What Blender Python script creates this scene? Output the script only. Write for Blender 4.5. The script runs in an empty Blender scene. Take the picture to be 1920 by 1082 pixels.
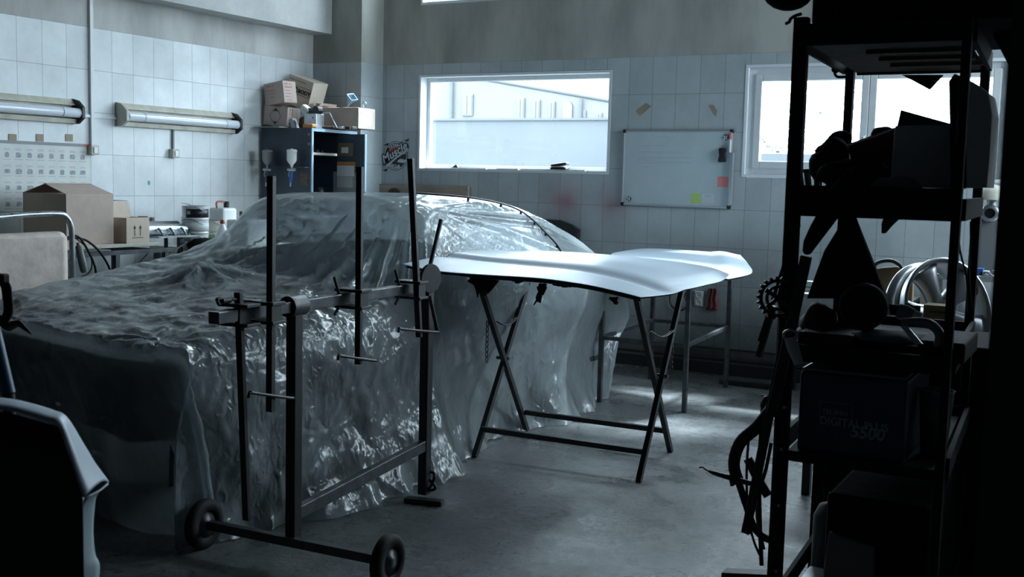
import bpy, math, random
import numpy as np
from mathutils import Vector, Matrix, noise

random.seed(7)
C = bpy.context.scene.collection
SC = bpy.context.scene

# ------------------------------------------------------------------ camera
FPX, YAW, PITCH, ROLL = 2088.57, math.radians(-28.7069), math.radians(5.6074), math.radians(1.4166)
EYE = Vector((0, 0, 1.5))
_f = Vector((math.sin(YAW)*math.cos(PITCH), math.cos(YAW)*math.cos(PITCH), -math.sin(PITCH)))
_r = Vector((math.cos(YAW), -math.sin(YAW), 0)); _u = _r.cross(_f)
CR = _r*math.cos(ROLL) + _u*math.sin(ROLL); CU = -_r*math.sin(ROLL) + _u*math.cos(ROLL)
cd = bpy.data.cameras.new('camera'); cam = bpy.data.objects.new('camera', cd); C.objects.link(cam)
cd.sensor_width = 36; cd.lens = FPX/1920*36; cd.clip_start = .02; cd.clip_end = 300
cd.dof.use_dof = True; cd.dof.focus_distance = 5.6; cd.dof.aperture_fstop = 9
M = Matrix.Identity(4)
for i in range(3):
    M[i][0], M[i][1], M[i][2], M[i][3] = CR[i], CU[i], -_f[i], EYE[i]
cam.matrix_world = M
SC.camera = cam

# ------------------------------------------------------------------ light and exposure
SKY = 14.0
w = bpy.data.worlds.new('sky'); SC.world = w; w.use_nodes = True
wn = w.node_tree.nodes; bg = wn['Background']
bg.inputs[0].default_value = (.76, .90, 1.0, 1); bg.inputs[1].default_value = SKY
sl = bpy.data.lights.new('sun', 'SUN'); sl.energy = 16; sl.angle = math.radians(7); sl.color = (.80, .92, 1)
sun = bpy.data.objects.new('sun', sl); C.objects.link(sun)
sun.rotation_euler = Vector((.52*math.cos(math.radians(55)), .85*math.cos(math.radians(55)), math.sin(math.radians(55)))).to_track_quat('Z', 'Y').to_euler()
vs = SC.view_settings
SC.display_settings.display_device = 'sRGB'
vs.view_transform = 'Standard'; vs.look = 'None'; vs.gamma = 1; vs.use_curve_mapping = False
vs.exposure = 0.42
cy = SC.cycles
cy.use_denoising = True; cy.max_bounces = 10; cy.diffuse_bounces = 6; cy.glossy_bounces = 4
cy.transmission_bounces = 4; cy.transparent_max_bounces = 24; cy.caustics_reflective = False; cy.caustics_refractive = False
cy.sample_clamp_indirect = 6
def portal(x0, x1, z0, z1, y):
    l = bpy.data.lights.new('window_daylight', 'AREA'); l.shape = 'RECTANGLE'; l.size = x1-x0; l.size_y = z1-z0
    l.cycles.is_portal = True
    o = bpy.data.objects.new('window_daylight', l); C.objects.link(o)
    o.location = ((x0+x1)/2, y, (z0+z1)/2); o.rotation_euler = (math.radians(-90), 0, 0)

# ------------------------------------------------------------------ helpers
def W(px, py, x=None, y=None, z=None):
    """the point of the place seen at a pixel of the 1920x1082 frame, on the plane x=, y= or z="""
    d = _f + CR*((px-960)/FPX) - CU*((py-541)/FPX)
    t = x/d.x if x is not None else (y/d.y if y is not None else (z-EYE.z)/d.z)
    return EYE + d*t
def mesh_mats():
    return {}
def node_mat(name, col, rough=.6, metal=0, spec=.5, var=0, vscale=8, bump=0, bscale=40, rvar=0, coat=0, col2=None, stretch=None):
    m = bpy.data.materials.new(name); m.use_nodes = True; nt = m.node_tree; N = nt.nodes; L = nt.links
    b = N['Principled BSDF']
    b.inputs['Base Color'].default_value = (*col, 1); b.inputs['Roughness'].default_value = rough
    b.inputs['Metallic'].default_value = metal; b.inputs['Specular IOR Level'].default_value = spec
    b.inputs['Coat Weight'].default_value = coat
    tc = N.new('ShaderNodeTexCoord'); vec = tc.outputs['Object']
    if stretch:
        mp = N.new('ShaderNodeMapping'); mp.inputs['Scale'].default_value = stretch
        L.new(vec, mp.inputs[0]); vec = mp.outputs[0]
    if var or col2:
        n = N.new('ShaderNodeTexNoise'); n.inputs['Scale'].default_value = vscale; n.inputs['Detail'].default_value = 8
        n.inputs['Roughness'].default_value = .65
        L.new(vec, n.inputs['Vector'])
        cr = N.new('ShaderNodeValToRGB'); L.new(n.outputs[0], cr.inputs[0])
        c2 = col2 or tuple(c*(1-var) for c in col)
        cr.color_ramp.elements[0].position = .35; cr.color_ramp.elements[0].color = (*c2, 1)
        cr.color_ramp.elements[1].position = .65; cr.color_ramp.elements[1].color = (*(tuple(min(1, c*(1+var*.5)) for c in col)), 1)
        L.new(cr.outputs[0], b.inputs['Base Color'])
    if rvar:
        n = N.new('ShaderNodeTexNoise'); n.inputs['Scale'].default_value = vscale*.7; n.inputs['Detail'].default_value = 5
        L.new(vec, n.inputs['Vector'])
        mr = N.new('ShaderNodeMapRange'); L.new(n.outputs[0], mr.inputs[0])
        mr.inputs[1].default_value = .3; mr.inputs[2].default_value = .7
        mr.inputs[3].default_value = max(.03, rough-rvar); mr.inputs[4].default_value = min(1, rough+rvar)
        L.new(mr.outputs[0], b.inputs['Roughness'])
    if bump:
        n = N.new('ShaderNodeTexNoise'); n.inputs['Scale'].default_value = bscale; n.inputs['Detail'].default_value = 6
        L.new(vec, n.inputs['Vector'])
        bp = N.new('ShaderNodeBump'); bp.inputs['Strength'].default_value = bump; bp.inputs['Distance'].default_value = .01
        L.new(n.outputs[0], bp.inputs['Height']); L.new(bp.outputs[0], b.inputs['Normal'])
    return m

class MB:
    def __init__(s): s.v = []; s.f = []; s.sm = []
    def add(s, vs, fs, smooth=False):
        o = len(s.v); s.v += [Vector(p) for p in vs]; s.f += [tuple(i+o for i in f) for f in fs]; s.sm += [smooth]*len(fs); return s
    def box(s, c, d, rz=0, R=None):
        c = Vector(c); h = [k/2 for k in d]
        R = R or Matrix.Rotation(rz, 3, 'Z')
        vs = [c + R @ Vector((sx*h[0], sy*h[1], sz*h[2])) for sx in (-1, 1) for sy in (-1, 1) for sz in (-1, 1)]
        return s.add(vs, [(0,1,3,2),(4,6,7,5),(0,4,5,1),(2,3,7,6),(0,2,6,4),(1,5,7,3)])
    def bb(s, x0, x1, y0, y1, z0, z1): return s.box(((x0+x1)/2, (y0+y1)/2, (z0+z1)/2), (x1-x0, y1-y0, z1-z0))
    def bar(s, a, b, w_, h_=None, up=(0, 0, 1)):
        a = Vector(a); b = Vector(b); h_ = h_ or w_; d = (b-a).normalized(); up = Vector(up)
        if abs(d.dot(up)) > .98: up = Vector((0, 1, 0))
        x = d.cross(up).normalized(); y = x.cross(d)
        R = Matrix((x, d, y)).transposed()
        return s.box((a+b)/2, (w_, (b-a).length, h_), R=R)
    def tube(s, pts, r, n=8, closed=False, cap=True):
        pts = [Vector(p) for p in pts]; N = len(pts); rings = []
        rr = r if isinstance(r, (list, tuple)) else [r]*N
        prev = None
        for i, p in enumerate(pts):
            a = pts[(i-1) % N] if (closed or i > 0) else p; b = pts[(i+1) % N] if (closed or i < N-1) else p
            d = (b-a).normalized()
            if prev is None: x = d.orthogonal().normalized()
            else:
                x = prev - d*prev.dot(d)
                x = x.normalized() if x.length > 1e-6 else d.orthogonal().normalized()
            prev = x; y = d.cross(x)
            rings.append([p + (x*math.cos(2*math.pi*k/n) + y*math.sin(2*math.pi*k/n))*rr[i] for k in range(n)])
        fs = []
        for i in range(N if closed else N-1):
            for k in range(n):
                a0 = i*n+k; a1 = i*n+(k+1) % n; b0 = ((i+1) % N)*n+k; b1 = ((i+1) % N)*n+(k+1) % n
                fs.append((a0, a1, b1, b0))
        s.add([v for r_ in rings for v in r_], fs, True)
        if cap and not closed:
            s.add(rings[0], [tuple(range(n))[::-1]]); s.add(rings[-1], [tuple(range(n))])
        return s
    def lathe(s, o, prof, n=32, axis=(0, 0, 1), smooth=True, a0=0, a1=2*math.pi):
        """prof: list of (radius, height) along axis"""
        o = Vector(o); ax = Vector(axis).normalized(); x = ax.orthogonal().normalized(); y = ax.cross(x)
        full = abs(a1-a0-2*math.pi) < 1e-6; m = n if full else n+1
        vs = []
        for r, h in prof:
            for k in range(m):
                a = a0+(a1-a0)*k/n
                vs.append(o + ax*h + (x*math.cos(a)+y*math.sin(a))*r)
        fs = []
        for i in range(len(prof)-1):
            for k in range(n):
                k2 = (k+1) % m if full else k+1
                fs.append((i*m+k, i*m+k2, (i+1)*m+k2, (i+1)*m+k))
        return s.add(vs, fs, smooth)
    def cyl(s, a, b, r, n=24):
        a = Vector(a); b = Vector(b)
        h = (b-a).length
        s.lathe(a, [(r, 0), (r, h)], n, b-a)
        s.lathe(a, [(1e-5, 0), (r, 0)], n, b-a, smooth=False); s.lathe(a, [(r, h), (1e-5, h)], n, b-a, smooth=False)
        return s
    def grid(s, P, smooth=True, close=False):
        n = len(P); m = len(P[0])
        fs = [(i*m+j, i*m+(j+1) % m, (i+1)*m+(j+1) % m, (i+1)*m+j) for i in range(n-1) for j in range(m if close else m-1)]
        return s.add([p for r in P for p in r], fs, smooth)
    def prism(s, pts, off, smooth=False):
        """outline pts (3D), extruded by vector off"""
        pts = [Vector(p) for p in pts]; n = len(pts); off = Vector(off)
        s.add(pts + [p+off for p in pts], [tuple(range(n))[::-1], tuple(range(n, 2*n))] + [(i, (i+1) % n, n+(i+1) % n, n+i) for i in range(n)])
        return s

WLOC = {}
def link(o, parent=None):
    C.objects.link(o)
    if parent is not None: o.parent = parent
    return o
def tag(o, label, cat, group=None, kind=None):
    if label: o['label'] = label
    if cat: o['category'] = cat
    if group: o['group'] = group
    if kind: o['kind'] = kind
    return o
def thing(name, label, cat, loc, group=None):
    o = bpy.data.objects.new(name, None); o.empty_display_size = .1; link(o); o.location = loc
    WLOC[o.name] = Vector(loc); return tag(o, label, cat, group)
def build(name, mb, mat, parent=None, bevel=0, solid=0, label=None, sub=0, origin=None):
    """mb is in world coordinates"""
    if parent is not None: base = WLOC[parent.name]
    else:
        if origin is None:
            xs = [v.x for v in mb.v]; ys = [v.y for v in mb.v]; zs = [v.z for v in mb.v]
            origin = ((min(xs)+max(xs))/2, (min(ys)+max(ys))/2, min(zs))
        base = Vector(origin)
    me = bpy.data.meshes.new(name)
    me.from_pydata([tuple(v-base) for v in mb.v], [], mb.f)
    me.polygons.foreach_set('use_smooth', mb.sm); me.update()
    for m in (mat if isinstance(mat, (list, tuple)) else [mat]): me.materials.append(m)
    o = bpy.data.objects.new(name, me); link(o, parent)
    if parent is None: o.location = base
    WLOC[o.name] = base
    if solid:
        md = o.modifiers.new('thickness', 'SOLIDIFY'); md.thickness = solid; md.offset = -1
    if bevel:
        md = o.modifiers.new('bevel', 'BEVEL'); md.width = bevel; md.segments = 2; md.limit_method = 'ANGLE'; md.angle_limit = math.radians(40)
    if sub:
        md = o.modifiers.new('sub', 'SUBSURF'); md.levels = sub; md.render_levels = sub
    if label: o['label'] = label
    return o
def one(name, mb, mat, label, cat, group=None, **k):
    return tag(build(name, mb, mat, **k), label, cat, group)
def struct(name, mb, mat, parent=None, **k):
    o = build(name, mb, mat, parent, **k)
    if parent is None: o['kind'] = 'structure'
    return o
def copy_tree(root, loc, label=None, rz=None):
    c = root.copy(); C.objects.link(c); c.location = loc
    WLOC[c.name] = Vector(loc)
    if label: c['label'] = label
    if rz is not None: c.rotation_euler = (0, 0, rz)
    for ch in list(root.children):
        d = ch.copy(); C.objects.link(d); d.parent = c
        for g in list(ch.children):
            e = g.copy(); C.objects.link(e); e.parent = d
    return c
def cat_rom(pts, n=8, closed=False):
    pts = [Vector(p) for p in pts]; N = len(pts); out = []
    segs = N if closed else N-1
    for i in range(segs):
        if closed: p0, p1, p2, p3 = (pts[(i+k) % N] for k in (-1, 0, 1, 2))
        else: p0 = pts[max(i-1, 0)]; p1 = pts[i]; p2 = pts[i+1]; p3 = pts[min(i+2, N-1)]
        for k in range(n):
            t = k/n
            out.append(.5*((2*p1)+(p2-p0)*t+(2*p0-5*p1+4*p2-p3)*t*t+(3*p1-p0-3*p2+p3)*t*t*t))
    if not closed: out.append(pts[-1].copy())
    return out
def samp(pts, t):
    """sample a polyline of points at t 0..1 with catmull-rom"""
    N = len(pts); x = t*(N-1); i = min(int(x), N-2); f = x-i
    p0 = pts[max(i-1, 0)]; p1 = pts[i]; p2 = pts[i+1]; p3 = pts[min(i+2, N-1)]
    return .5*((2*p1)+(p2-p0)*f+(2*p0-5*p1+4*p2-p3)*f*f+(3*p1-p0-3*p2+p3)*f*f*f)
def coons(near, far, left, right, n=40, m=40, crown=None):
    """near/far run left to right, left/right run near to far"""
    P = []
    for i in range(n+1):
        b = i/n; row = []
        for j in range(m+1):
            a = j/m
            p = samp(near, a)*(1-b)+samp(far, a)*b+samp(left, b)*(1-a)+samp(right, b)*a \
                - (near[0]*(1-a)*(1-b)+near[-1]*a*(1-b)+far[0]*(1-a)*b+far[-1]*a*b)
            if crown: p = p + Vector((0, 0, crown(a, b)))
            row.append(p)
        P.append(row)
    return P
def text_geo(s, size, o, xd, ud, shear=0, offset=0, align='LEFT', space=1.0, depth=.0006):
    cu = bpy.data.curves.new('txt', 'FONT'); cu.body = s; cu.size = size; cu.shear = shear; cu.offset = offset
    cu.align_x = align; cu.space_character = space; cu.resolution_u = 3
    ob = bpy.data.objects.new('txt', cu); C.objects.link(ob)
    dg = bpy.context.evaluated_depsgraph_get(); me = bpy.data.meshes.new_from_object(ob.evaluated_get(dg))
    xd = Vector(xd).normalized(); ud = Vector(ud); ud = (ud-xd*ud.dot(xd)).normalized(); nd = xd.cross(ud)
    o = Vector(o)
    vs = [o+xd*v.co.x+ud*v.co.y+nd*depth for v in me.vertices]; fs = [tuple(p.vertices) for p in me.polygons]
    bpy.data.objects.remove(ob); bpy.data.curves.remove(cu); bpy.data.meshes.remove(me)
    mb = MB(); mb.add(vs, fs); return mb
def merge(*mbs):
    r = MB()
    for m in mbs: r.add(m.v, m.f); r.sm[-len(m.f):] = m.sm
    return r
def quad(o, xd, ud, x0, x1, y0, y1, d=0):
    o = Vector(o); xd = Vector(xd); ud = Vector(ud); nd = xd.cross(ud)
    return MB().add([o+xd*a+ud*b+nd*d for a, b in ((x0, y0), (x1, y0), (x1, y1), (x0, y1))], [(0, 1, 2, 3)])

# ------------------------------------------------------------------ materials
def tile_mat(name, horiz, phase, col, plaster, zt=2.504, stain=None, grime=.3):
    """stacked 20x30 cm tiles below zt, plaster above; horiz = 0 (x runs along the wall) or 1 (y)"""
    m = bpy.data.materials.new(name); m.use_nodes = True; nt = m.node_tree; N = nt.nodes; L = nt.links
    b = N['Principled BSDF']
    ge = N.new('ShaderNodeNewGeometry'); sp = N.new('ShaderNodeSeparateXYZ'); L.new(ge.outputs['Position'], sp.inputs[0])
    def math_(op, a, b_=None, c=None):
        n = N.new('ShaderNodeMath'); n.operation = op
        for i, x in enumerate((a, b_, c)):
            if x is None: continue
            if isinstance(x, (int, float)): n.inputs[i].default_value = x
            else: L.new(x, n.inputs[i])
        return n.outputs[0]
    h = math_('SUBTRACT', sp.outputs[horiz], phase-40); zz = math_('SUBTRACT', sp.outputs[2], zt-30)
    cb = N.new('ShaderNodeCombineXYZ'); L.new(h, cb.inputs[0]); L.new(zz, cb.inputs[1])
    br = N.new('ShaderNodeTexBrick'); br.offset = 0; br.squash = 1
    L.new(cb.outputs[0], br.inputs['Vector']); br.inputs['Scale'].default_value = 1
    br.inputs['Mortar Size'].default_value = .0016; br.inputs['Mortar Smooth'].default_value = .3
    br.inputs['Brick Width'].default_value = .2; br.inputs['Row Height'].default_value = .3
    br.inputs['Color1'].default_value = (*col, 1); br.inputs['Color2'].default_value = (*(tuple(c*.88 for c in col)), 1)
    br.inputs['Mortar'].default_value = (*(tuple(c*.30 for c in col)), 1)
    n1 = N.new('ShaderNodeTexNoise'); n1.inputs['Scale'].default_value = 1.3; n1.inputs['Detail'].default_value = 9; n1.inputs['Roughness'].default_value = .7
    L.new(ge.outputs['Position'], n1.inputs['Vector'])
    cr = N.new('ShaderNodeMapRange'); L.new(n1.outputs[0], cr.inputs[0]); cr.inputs[1].default_value = .3; cr.inputs[2].default_value = .75
    cr.inputs[3].default_value = 1.1; cr.inputs[4].default_value = .72
    mul = N.new('ShaderNodeVectorMath'); mul.operation = 'SCALE'; L.new(br.outputs['Color'], mul.inputs[0]); L.new(cr.outputs[0], mul.inputs['Scale'])
    colr = mul.outputs[0]
    if stain:
        for (sx, sy, sz, rx, rz, sc, amt) in stain:
            mp = N.new('ShaderNodeMapping'); mp.vector_type = 'POINT'
            mp.inputs['Location'].default_value = (-sx/rx, -sy/.3, -sz/rz); mp.inputs['Scale'].default_value = (1/rx, 1/.3, 1/rz)
            L.new(ge.outputs['Position'], mp.inputs[0])
            gr = N.new('ShaderNodeTexGradient'); gr.gradient_type = 'QUADRATIC_SPHERE'; L.new(mp.outputs[0], gr.inputs[0])
            n3 = math_('MULTIPLY', gr.outputs[1], math_('MULTIPLY', n1.outputs[0], amt*2))
            mx = N.new('ShaderNodeMix'); mx.data_type = 'RGBA'; L.new(math_('MINIMUM', n3, 1.0), mx.inputs[0])
            L.new(colr, mx.inputs[6]); mx.inputs[7].default_value = (*sc, 1); colr = mx.outputs[2]
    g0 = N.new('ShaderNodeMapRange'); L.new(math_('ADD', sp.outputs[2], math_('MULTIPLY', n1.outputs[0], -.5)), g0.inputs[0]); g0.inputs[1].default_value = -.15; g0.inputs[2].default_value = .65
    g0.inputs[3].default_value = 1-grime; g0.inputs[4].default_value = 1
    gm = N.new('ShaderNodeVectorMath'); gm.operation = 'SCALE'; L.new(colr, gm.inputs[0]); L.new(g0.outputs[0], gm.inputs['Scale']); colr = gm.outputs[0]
    # plaster
    n2 = N.new('ShaderNodeTexNoise'); n2.inputs['Scale'].default_value = 1.6; n2.inputs['Detail'].default_value = 10; n2.inputs['Roughness'].default_value = .6
    mp2 = N.new('ShaderNodeMapping'); mp2.inputs['Scale'].default_value = (1.6, 1.6, .5); L.new(ge.outputs['Position'], mp2.inputs[0]); L.new(mp2.outputs[0], n2.inputs[0])
    c2 = N.new('ShaderNodeValToRGB'); L.new(n2.outputs[0], c2.inputs[0])
    c2.color_ramp.elements[0].position = .3; c2.color_ramp.elements[0].color = (*(tuple(c*.62 for c in plaster)), 1)
    c2.color_ramp.elements[1].position = .6; c2.color_ramp.elements[1].color = (*plaster, 1)
    up = math_('GREATER_THAN', sp.outputs[2], zt)
    mx = N.new('ShaderNodeMix'); mx.data_type = 'RGBA'; L.new(up, mx.inputs[0]); L.new(colr, mx.inputs[6]); L.new(c2.outputs[0], mx.inputs[7])
    L.new(mx.outputs[2], b.inputs['Base Color'])
    rr = N.new('ShaderNodeMapRange'); L.new(up, rr.inputs[0]); rr.inputs[3].default_value = .34; rr.inputs[4].default_value = .85; L.new(rr.outputs[0], b.inputs['Roughness'])
    bp = N.new('ShaderNodeBump'); bp.inputs['Strength'].default_value = .35; bp.inputs['Distance'].default_value = .004
    inv = math_('SUBTRACT', 1, br.outputs['Fac']); fine = N.new('ShaderNodeTexNoise'); fine.inputs['Scale'].default_value = 30; L.new(ge.outputs['Position'], fine.inputs[0])
    L.new(math_('ADD', inv, math_('MULTIPLY', fine.outputs[0], .35)), bp.inputs['Height']); L.new(bp.outputs[0], b.inputs['Normal'])
    return m

RED = (.30, .10, .12)
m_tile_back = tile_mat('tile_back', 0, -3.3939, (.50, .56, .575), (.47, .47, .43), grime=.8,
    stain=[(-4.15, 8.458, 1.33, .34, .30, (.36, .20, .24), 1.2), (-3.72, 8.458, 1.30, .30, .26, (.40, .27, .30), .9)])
m_tile_left = tile_mat('tile_left', 1, 5.0234, (.74, .79, .81), (.55, .55, .53))
m_plaster = node_mat('plaster', (.50, .51, .50), .85, var=.2, vscale=2, bump=.1)
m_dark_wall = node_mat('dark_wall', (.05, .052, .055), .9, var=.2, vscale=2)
m_ceiling = node_mat('ceiling', (.13, .135, .14), .9)
def floor_mat():
    m = node_mat('concrete', (.26, .275, .28), .55, var=0)
    nt = m.node_tree; N = nt.nodes; L = nt.links; b = N['Principled BSDF']; tc = N['Texture Coordinate']
    def noi(s, d=8, r=.6):
        n = N.new('ShaderNodeTexNoise'); n.inputs['Scale'].default_value = s; n.inputs['Detail'].default_value = d; n.inputs['Roughness'].default_value = r
        L.new(tc.outputs['Object'], n.inputs[0]); return n.outputs[0]
    a = noi(1.1, 10, .68); f = noi(26, 8, .7)
    cr = N.new('ShaderNodeValToRGB'); L.new(a, cr.inputs[0]); e = cr.color_ramp.elements
    e[0].position = .32; e[0].color = (.09, .097, .097, 1); e[1].position = .62; e[1].color = (.21, .222, .225, 1)
    c2 = N.new('ShaderNodeValToRGB'); L.new(f, c2.inputs[0]); e = c2.color_ramp.elements
    e[0].position = .36; e[0].color = (.30, .30, .30, 1); e[1].position = .50; e[1].color = (1, 1, 1, 1)
    mx = N.new('ShaderNodeMix'); mx.data_type = 'RGBA'; mx.blend_type = 'MULTIPLY'; mx.inputs[0].default_value = .7
    L.new(cr.outputs[0], mx.inputs[6]); L.new(c2.outputs[0], mx.inputs[7])
    # cracks
    vo = N.new('ShaderNodeTexVoronoi'); vo.feature = 'DISTANCE_TO_EDGE'; vo.inputs['Scale'].default_value = .75
    wv = N.new('ShaderNodeVectorMath'); wv.operation = 'ADD'; n4 = N.new('ShaderNodeTexNoise'); n4.inputs['Scale'].default_value = 3; n4.inputs['Detail'].default_value = 6
    L.new(tc.outputs['Object'], n4.inputs[0]); L.new(tc.outputs['Object'], wv.inputs[0]); L.new(n4.outputs[1], wv.inputs[1]); L.new(wv.outputs[0], vo.inputs['Vector'])
    lt = N.new('ShaderNodeMapRange'); L.new(vo.outputs[0], lt.inputs[0]); lt.inputs[1].default_value = 0; lt.inputs[2].default_value = .006; lt.inputs[3].default_value = .35; lt.inputs[4].default_value = 1
    m3 = N.new('ShaderNodeVectorMath'); m3.operation = 'SCALE'; L.new(mx.outputs[2], m3.inputs[0]); L.new(lt.outputs[0], m3.inputs['Scale'])
    L.new(m3.outputs[0], b.inputs['Base Color'])
    r = noi(2.4, 8, .7); mr = N.new('ShaderNodeMapRange'); L.new(r, mr.inputs[0]); mr.inputs[1].default_value = .35; mr.inputs[2].default_value = .65
    mr.inputs[3].default_value = .11; mr.inputs[4].default_value = .60; L.new(mr.outputs[0], b.inputs['Roughness'])
    bp = N.new('ShaderNodeBump'); bp.inputs['Strength'].default_value = .5; bp.inputs['Distance'].default_value = .006
    ad = N.new('ShaderNodeMath'); ad.operation = 'ADD'; L.new(f, ad.inputs[0]); L.new(noi(6, 8), ad.inputs[1]); L.new(ad.outputs[0], bp.inputs['Height']); L.new(bp.outputs[0], b.inputs['Normal'])
    return m
m_floor = floor_mat()
def film_mat():
    m = node_mat('plastic_film', (.50, .56, .575), .17, spec=1.0, coat=1.0)
    m.node_tree.nodes['Principled BSDF'].inputs['Coat Roughness'].default_value = .10
    nt = m.node_tree; N = nt.nodes; L = nt.links; b = N['Principled BSDF']; tc = N['Texture Coordinate']
    out = [n for n in N if n.type == 'OUTPUT_MATERIAL'][0]
    tr = N.new('ShaderNodeBsdfTransparent'); tr.inputs[0].default_value = (.86, .90, .91, 1)
    mx = N.new('ShaderNodeMixShader'); tl_ = N.new('ShaderNodeBsdfTranslucent'); tl_.inputs[0].default_value = (.70, .78, .80, 1); mt = N.new('ShaderNodeMixShader'); mt.inputs[0].default_value = .36
    L.new(b.outputs[0], mt.inputs[1]); L.new(tl_.outputs[0], mt.inputs[2]); L.new(tr.outputs[0], mx.inputs[1]); L.new(mt.outputs[0], mx.inputs[2]); L.new(mx.outputs[0], out.inputs[0])
    n = N.new('ShaderNodeTexNoise'); n.inputs['Scale'].default_value = 3; n.inputs['Detail'].default_value = 6; L.new(tc.outputs['Object'], n.inputs[0])
    lw = N.new('ShaderNodeLayerWeight'); lw.inputs[0].default_value = .35
    ad = N.new('ShaderNodeMath'); ad.operation = 'MULTIPLY_ADD'; L.new(n.outputs[0], ad.inputs[0]); ad.inputs[1].default_value = .50; ad.inputs[2].default_value = .26
    a2 = N.new('ShaderNodeMath'); a2.operation = 'MULTIPLY_ADD'; L.new(lw.outputs['Facing'], a2.inputs[0]); a2.inputs[1].default_value = .22; L.new(ad.outputs[0], a2.inputs[2]); a2.use_clamp = True
    L.new(a2.outputs[0], mx.inputs[0])
    # creases of several sizes, stronger in some patches than in others
    def crease(scale, stretch, dist, det=3):
        mp = N.new('ShaderNodeMapping'); mp.inputs['Scale'].default_value = stretch; L.new(tc.outputs['Object'], mp.inputs[0])
        v = N.new('ShaderNodeTexNoise'); v.noise_type = 'RIDGED_MULTIFRACTAL'; v.normalize = True; v.inputs['Scale'].default_value = scale; v.inputs['Detail'].default_value = det
        v.inputs['Distortion'].default_value = dist; v.inputs['Roughness'].default_value = .55; L.new(mp.outputs[0], v.inputs['Vector'])
        return v.outputs[0]
    def op(o_, a_, b_):
        q = N.new('ShaderNodeMath'); q.operation = o_
        for i_, x_ in enumerate((a_, b_)):
            if isinstance(x_, (int, float)): q.inputs[i_].default_value = x_
            else: L.new(x_, q.inputs[i_])
        return q.outputs[0]
    n2 = N.new('ShaderNodeTexNoise'); n2.inputs['Scale'].default_value = 1.5; n2.inputs['Detail'].default_value = 3; L.new(tc.outputs['Object'], n2.inputs[0])
    mk = N.new('ShaderNodeMapRange'); L.new(n2.outputs[0], mk.inputs[0]); mk.inputs[1].default_value = .42; mk.inputs[2].default_value = .60; mk.inputs[3].default_value = .18; mk.inputs[4].default_value = 1
    h = op('ADD', op('MULTIPLY', crease(4, (1, 1, .5), .3, 4), .8), op('MULTIPLY', crease(12, (1, 1, .55), .45, 4), .42))
    h = op('ADD', op('MULTIPLY', h, mk.outputs[0]), op('MULTIPLY', crease(30, (1, 1, .8), .5, 3), .15))
    bp = N.new('ShaderNodeBump'); bp.inputs['Strength'].default_value = 1.0; bp.inputs['Distance'].default_value = .06
    L.new(h, bp.inputs['Height']); L.new(bp.outputs[0], b.inputs['Normal'])
    return m
m_film = film_mat()
m_primer = node_mat('white_primer', (.72, .77, .82), .45, var=.06, vscale=3)
m_body = node_mat('grey_body_paint', (.05, .065, .075), .35, var=.15, vscale=4)
m_rubber = node_mat('black_rubber', (.012, .013, .014), .75)
m_alloy = node_mat('alloy', (.62, .65, .68), .32, metal=.7)
m_steel = node_mat('raw_steel', (.10, .108, .115), .42, metal=.7, var=.35, vscale=18, rvar=.12)
m_dsteel = node_mat('painted_black_steel', (.018, .020, .022), .5, var=.3, vscale=20)
m_gsteel = node_mat('galvanised_steel', (.42, .46, .48), .35, metal=.85, var=.2, vscale=22, rvar=.1)
m_panel = node_mat('blue_white_primer', (.50, .59, .68), .38, var=.05, vscale=4, rvar=.06)
m_under = node_mat('dark_underside', (.03, .034, .038), .7)
m_rust = node_mat('torn_brown_padding', (.028, .018, .014), .9, bump=.4)
m_card = node_mat('cardboard', (.52, .42, .36), .85, var=.12, vscale=6, bump=.08)
m_card_pale = node_mat('pale_cardboard', (.60, .51, .42), .85, var=.08, vscale=6)
m_card_in = node_mat('cardboard_inside', (.16, .115, .08), .9)
m_kraft = node_mat('kraft_paper', (.74, .64, .57), .7, var=.18, vscale=9, bump=.5, bscale=12)
m_white = node_mat('white_plastic', (.72, .74, .75), .35)
m_pvc = node_mat('white_pvc', (.70, .73, .74), .32, var=.06, vscale=6)
m_reveal = node_mat('white_reveal', (.74, .77, .79), .7)
m_lamp = node_mat('lamp_housing', (.55, .53, .45), .5, var=.25, vscale=7)
m_tube = node_mat('lamp_diffuser', (.70, .76, .82), .12, spec=.7)
m_navy = node_mat('navy_cabinet_paint', (.030, .048, .075), .45, var=.25, vscale=9)
m_cab_edge = node_mat('pale_blue_grey', (.22, .33, .42), .5)  # paler tone on the cabinet edges stands in for window light
m_black = node_mat('black_plastic', (.012, .013, .015), .45)
m_grey = node_mat('grey_plastic', (.20, .215, .22), .5)
m_paper = node_mat('paper', (.62, .66, .66), .8, var=.06)
m_wood = node_mat('pine_board', (.42, .34, .27), .7, var=.25, vscale=3, stretch=(1, 1, 9))
m_wood_d = node_mat('dark_wood', (.09, .055, .035), .7, var=.3, vscale=14)
m_red = node_mat('red_plastic', (.30, .035, .03), .5)
m_blue = node_mat('blue_plastic', (.03, .12, .40), .45)
m_orange = node_mat('orange', (.45, .20, .07), .6)
m_ink = node_mat('ink', (.03, .03, .035), .8)
m_redink = node_mat('red_ink', (.50, .16, .15), .8)
m_greyink = node_mat('grey_print', (.28, .30, .33), .8)
m_green = node_mat('lime_paper', (.45, .62, .18), .8)
m_pink = node_mat('pink_paper', (.80, .26, .25), .8)
m_tape = node_mat('beige_tape', (.30, .25, .18), .7)
m_board = node_mat('whiteboard', (.52, .60, .62), .22, var=.04)
m_shelf = node_mat('dark_shelf', (.018, .020, .020), .85, spec=.2)
m_chip = node_mat('chipboard_underside', (.13, .095, .075), .8, var=.3, vscale=20)
m_cloth = node_mat('dark_cloth', (.016, .018, .020), .95, bump=.3, spec=.1)
m_sacking = node_mat('grey_cloth', (.20, .21, .21), .9, bump=.3)
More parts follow.
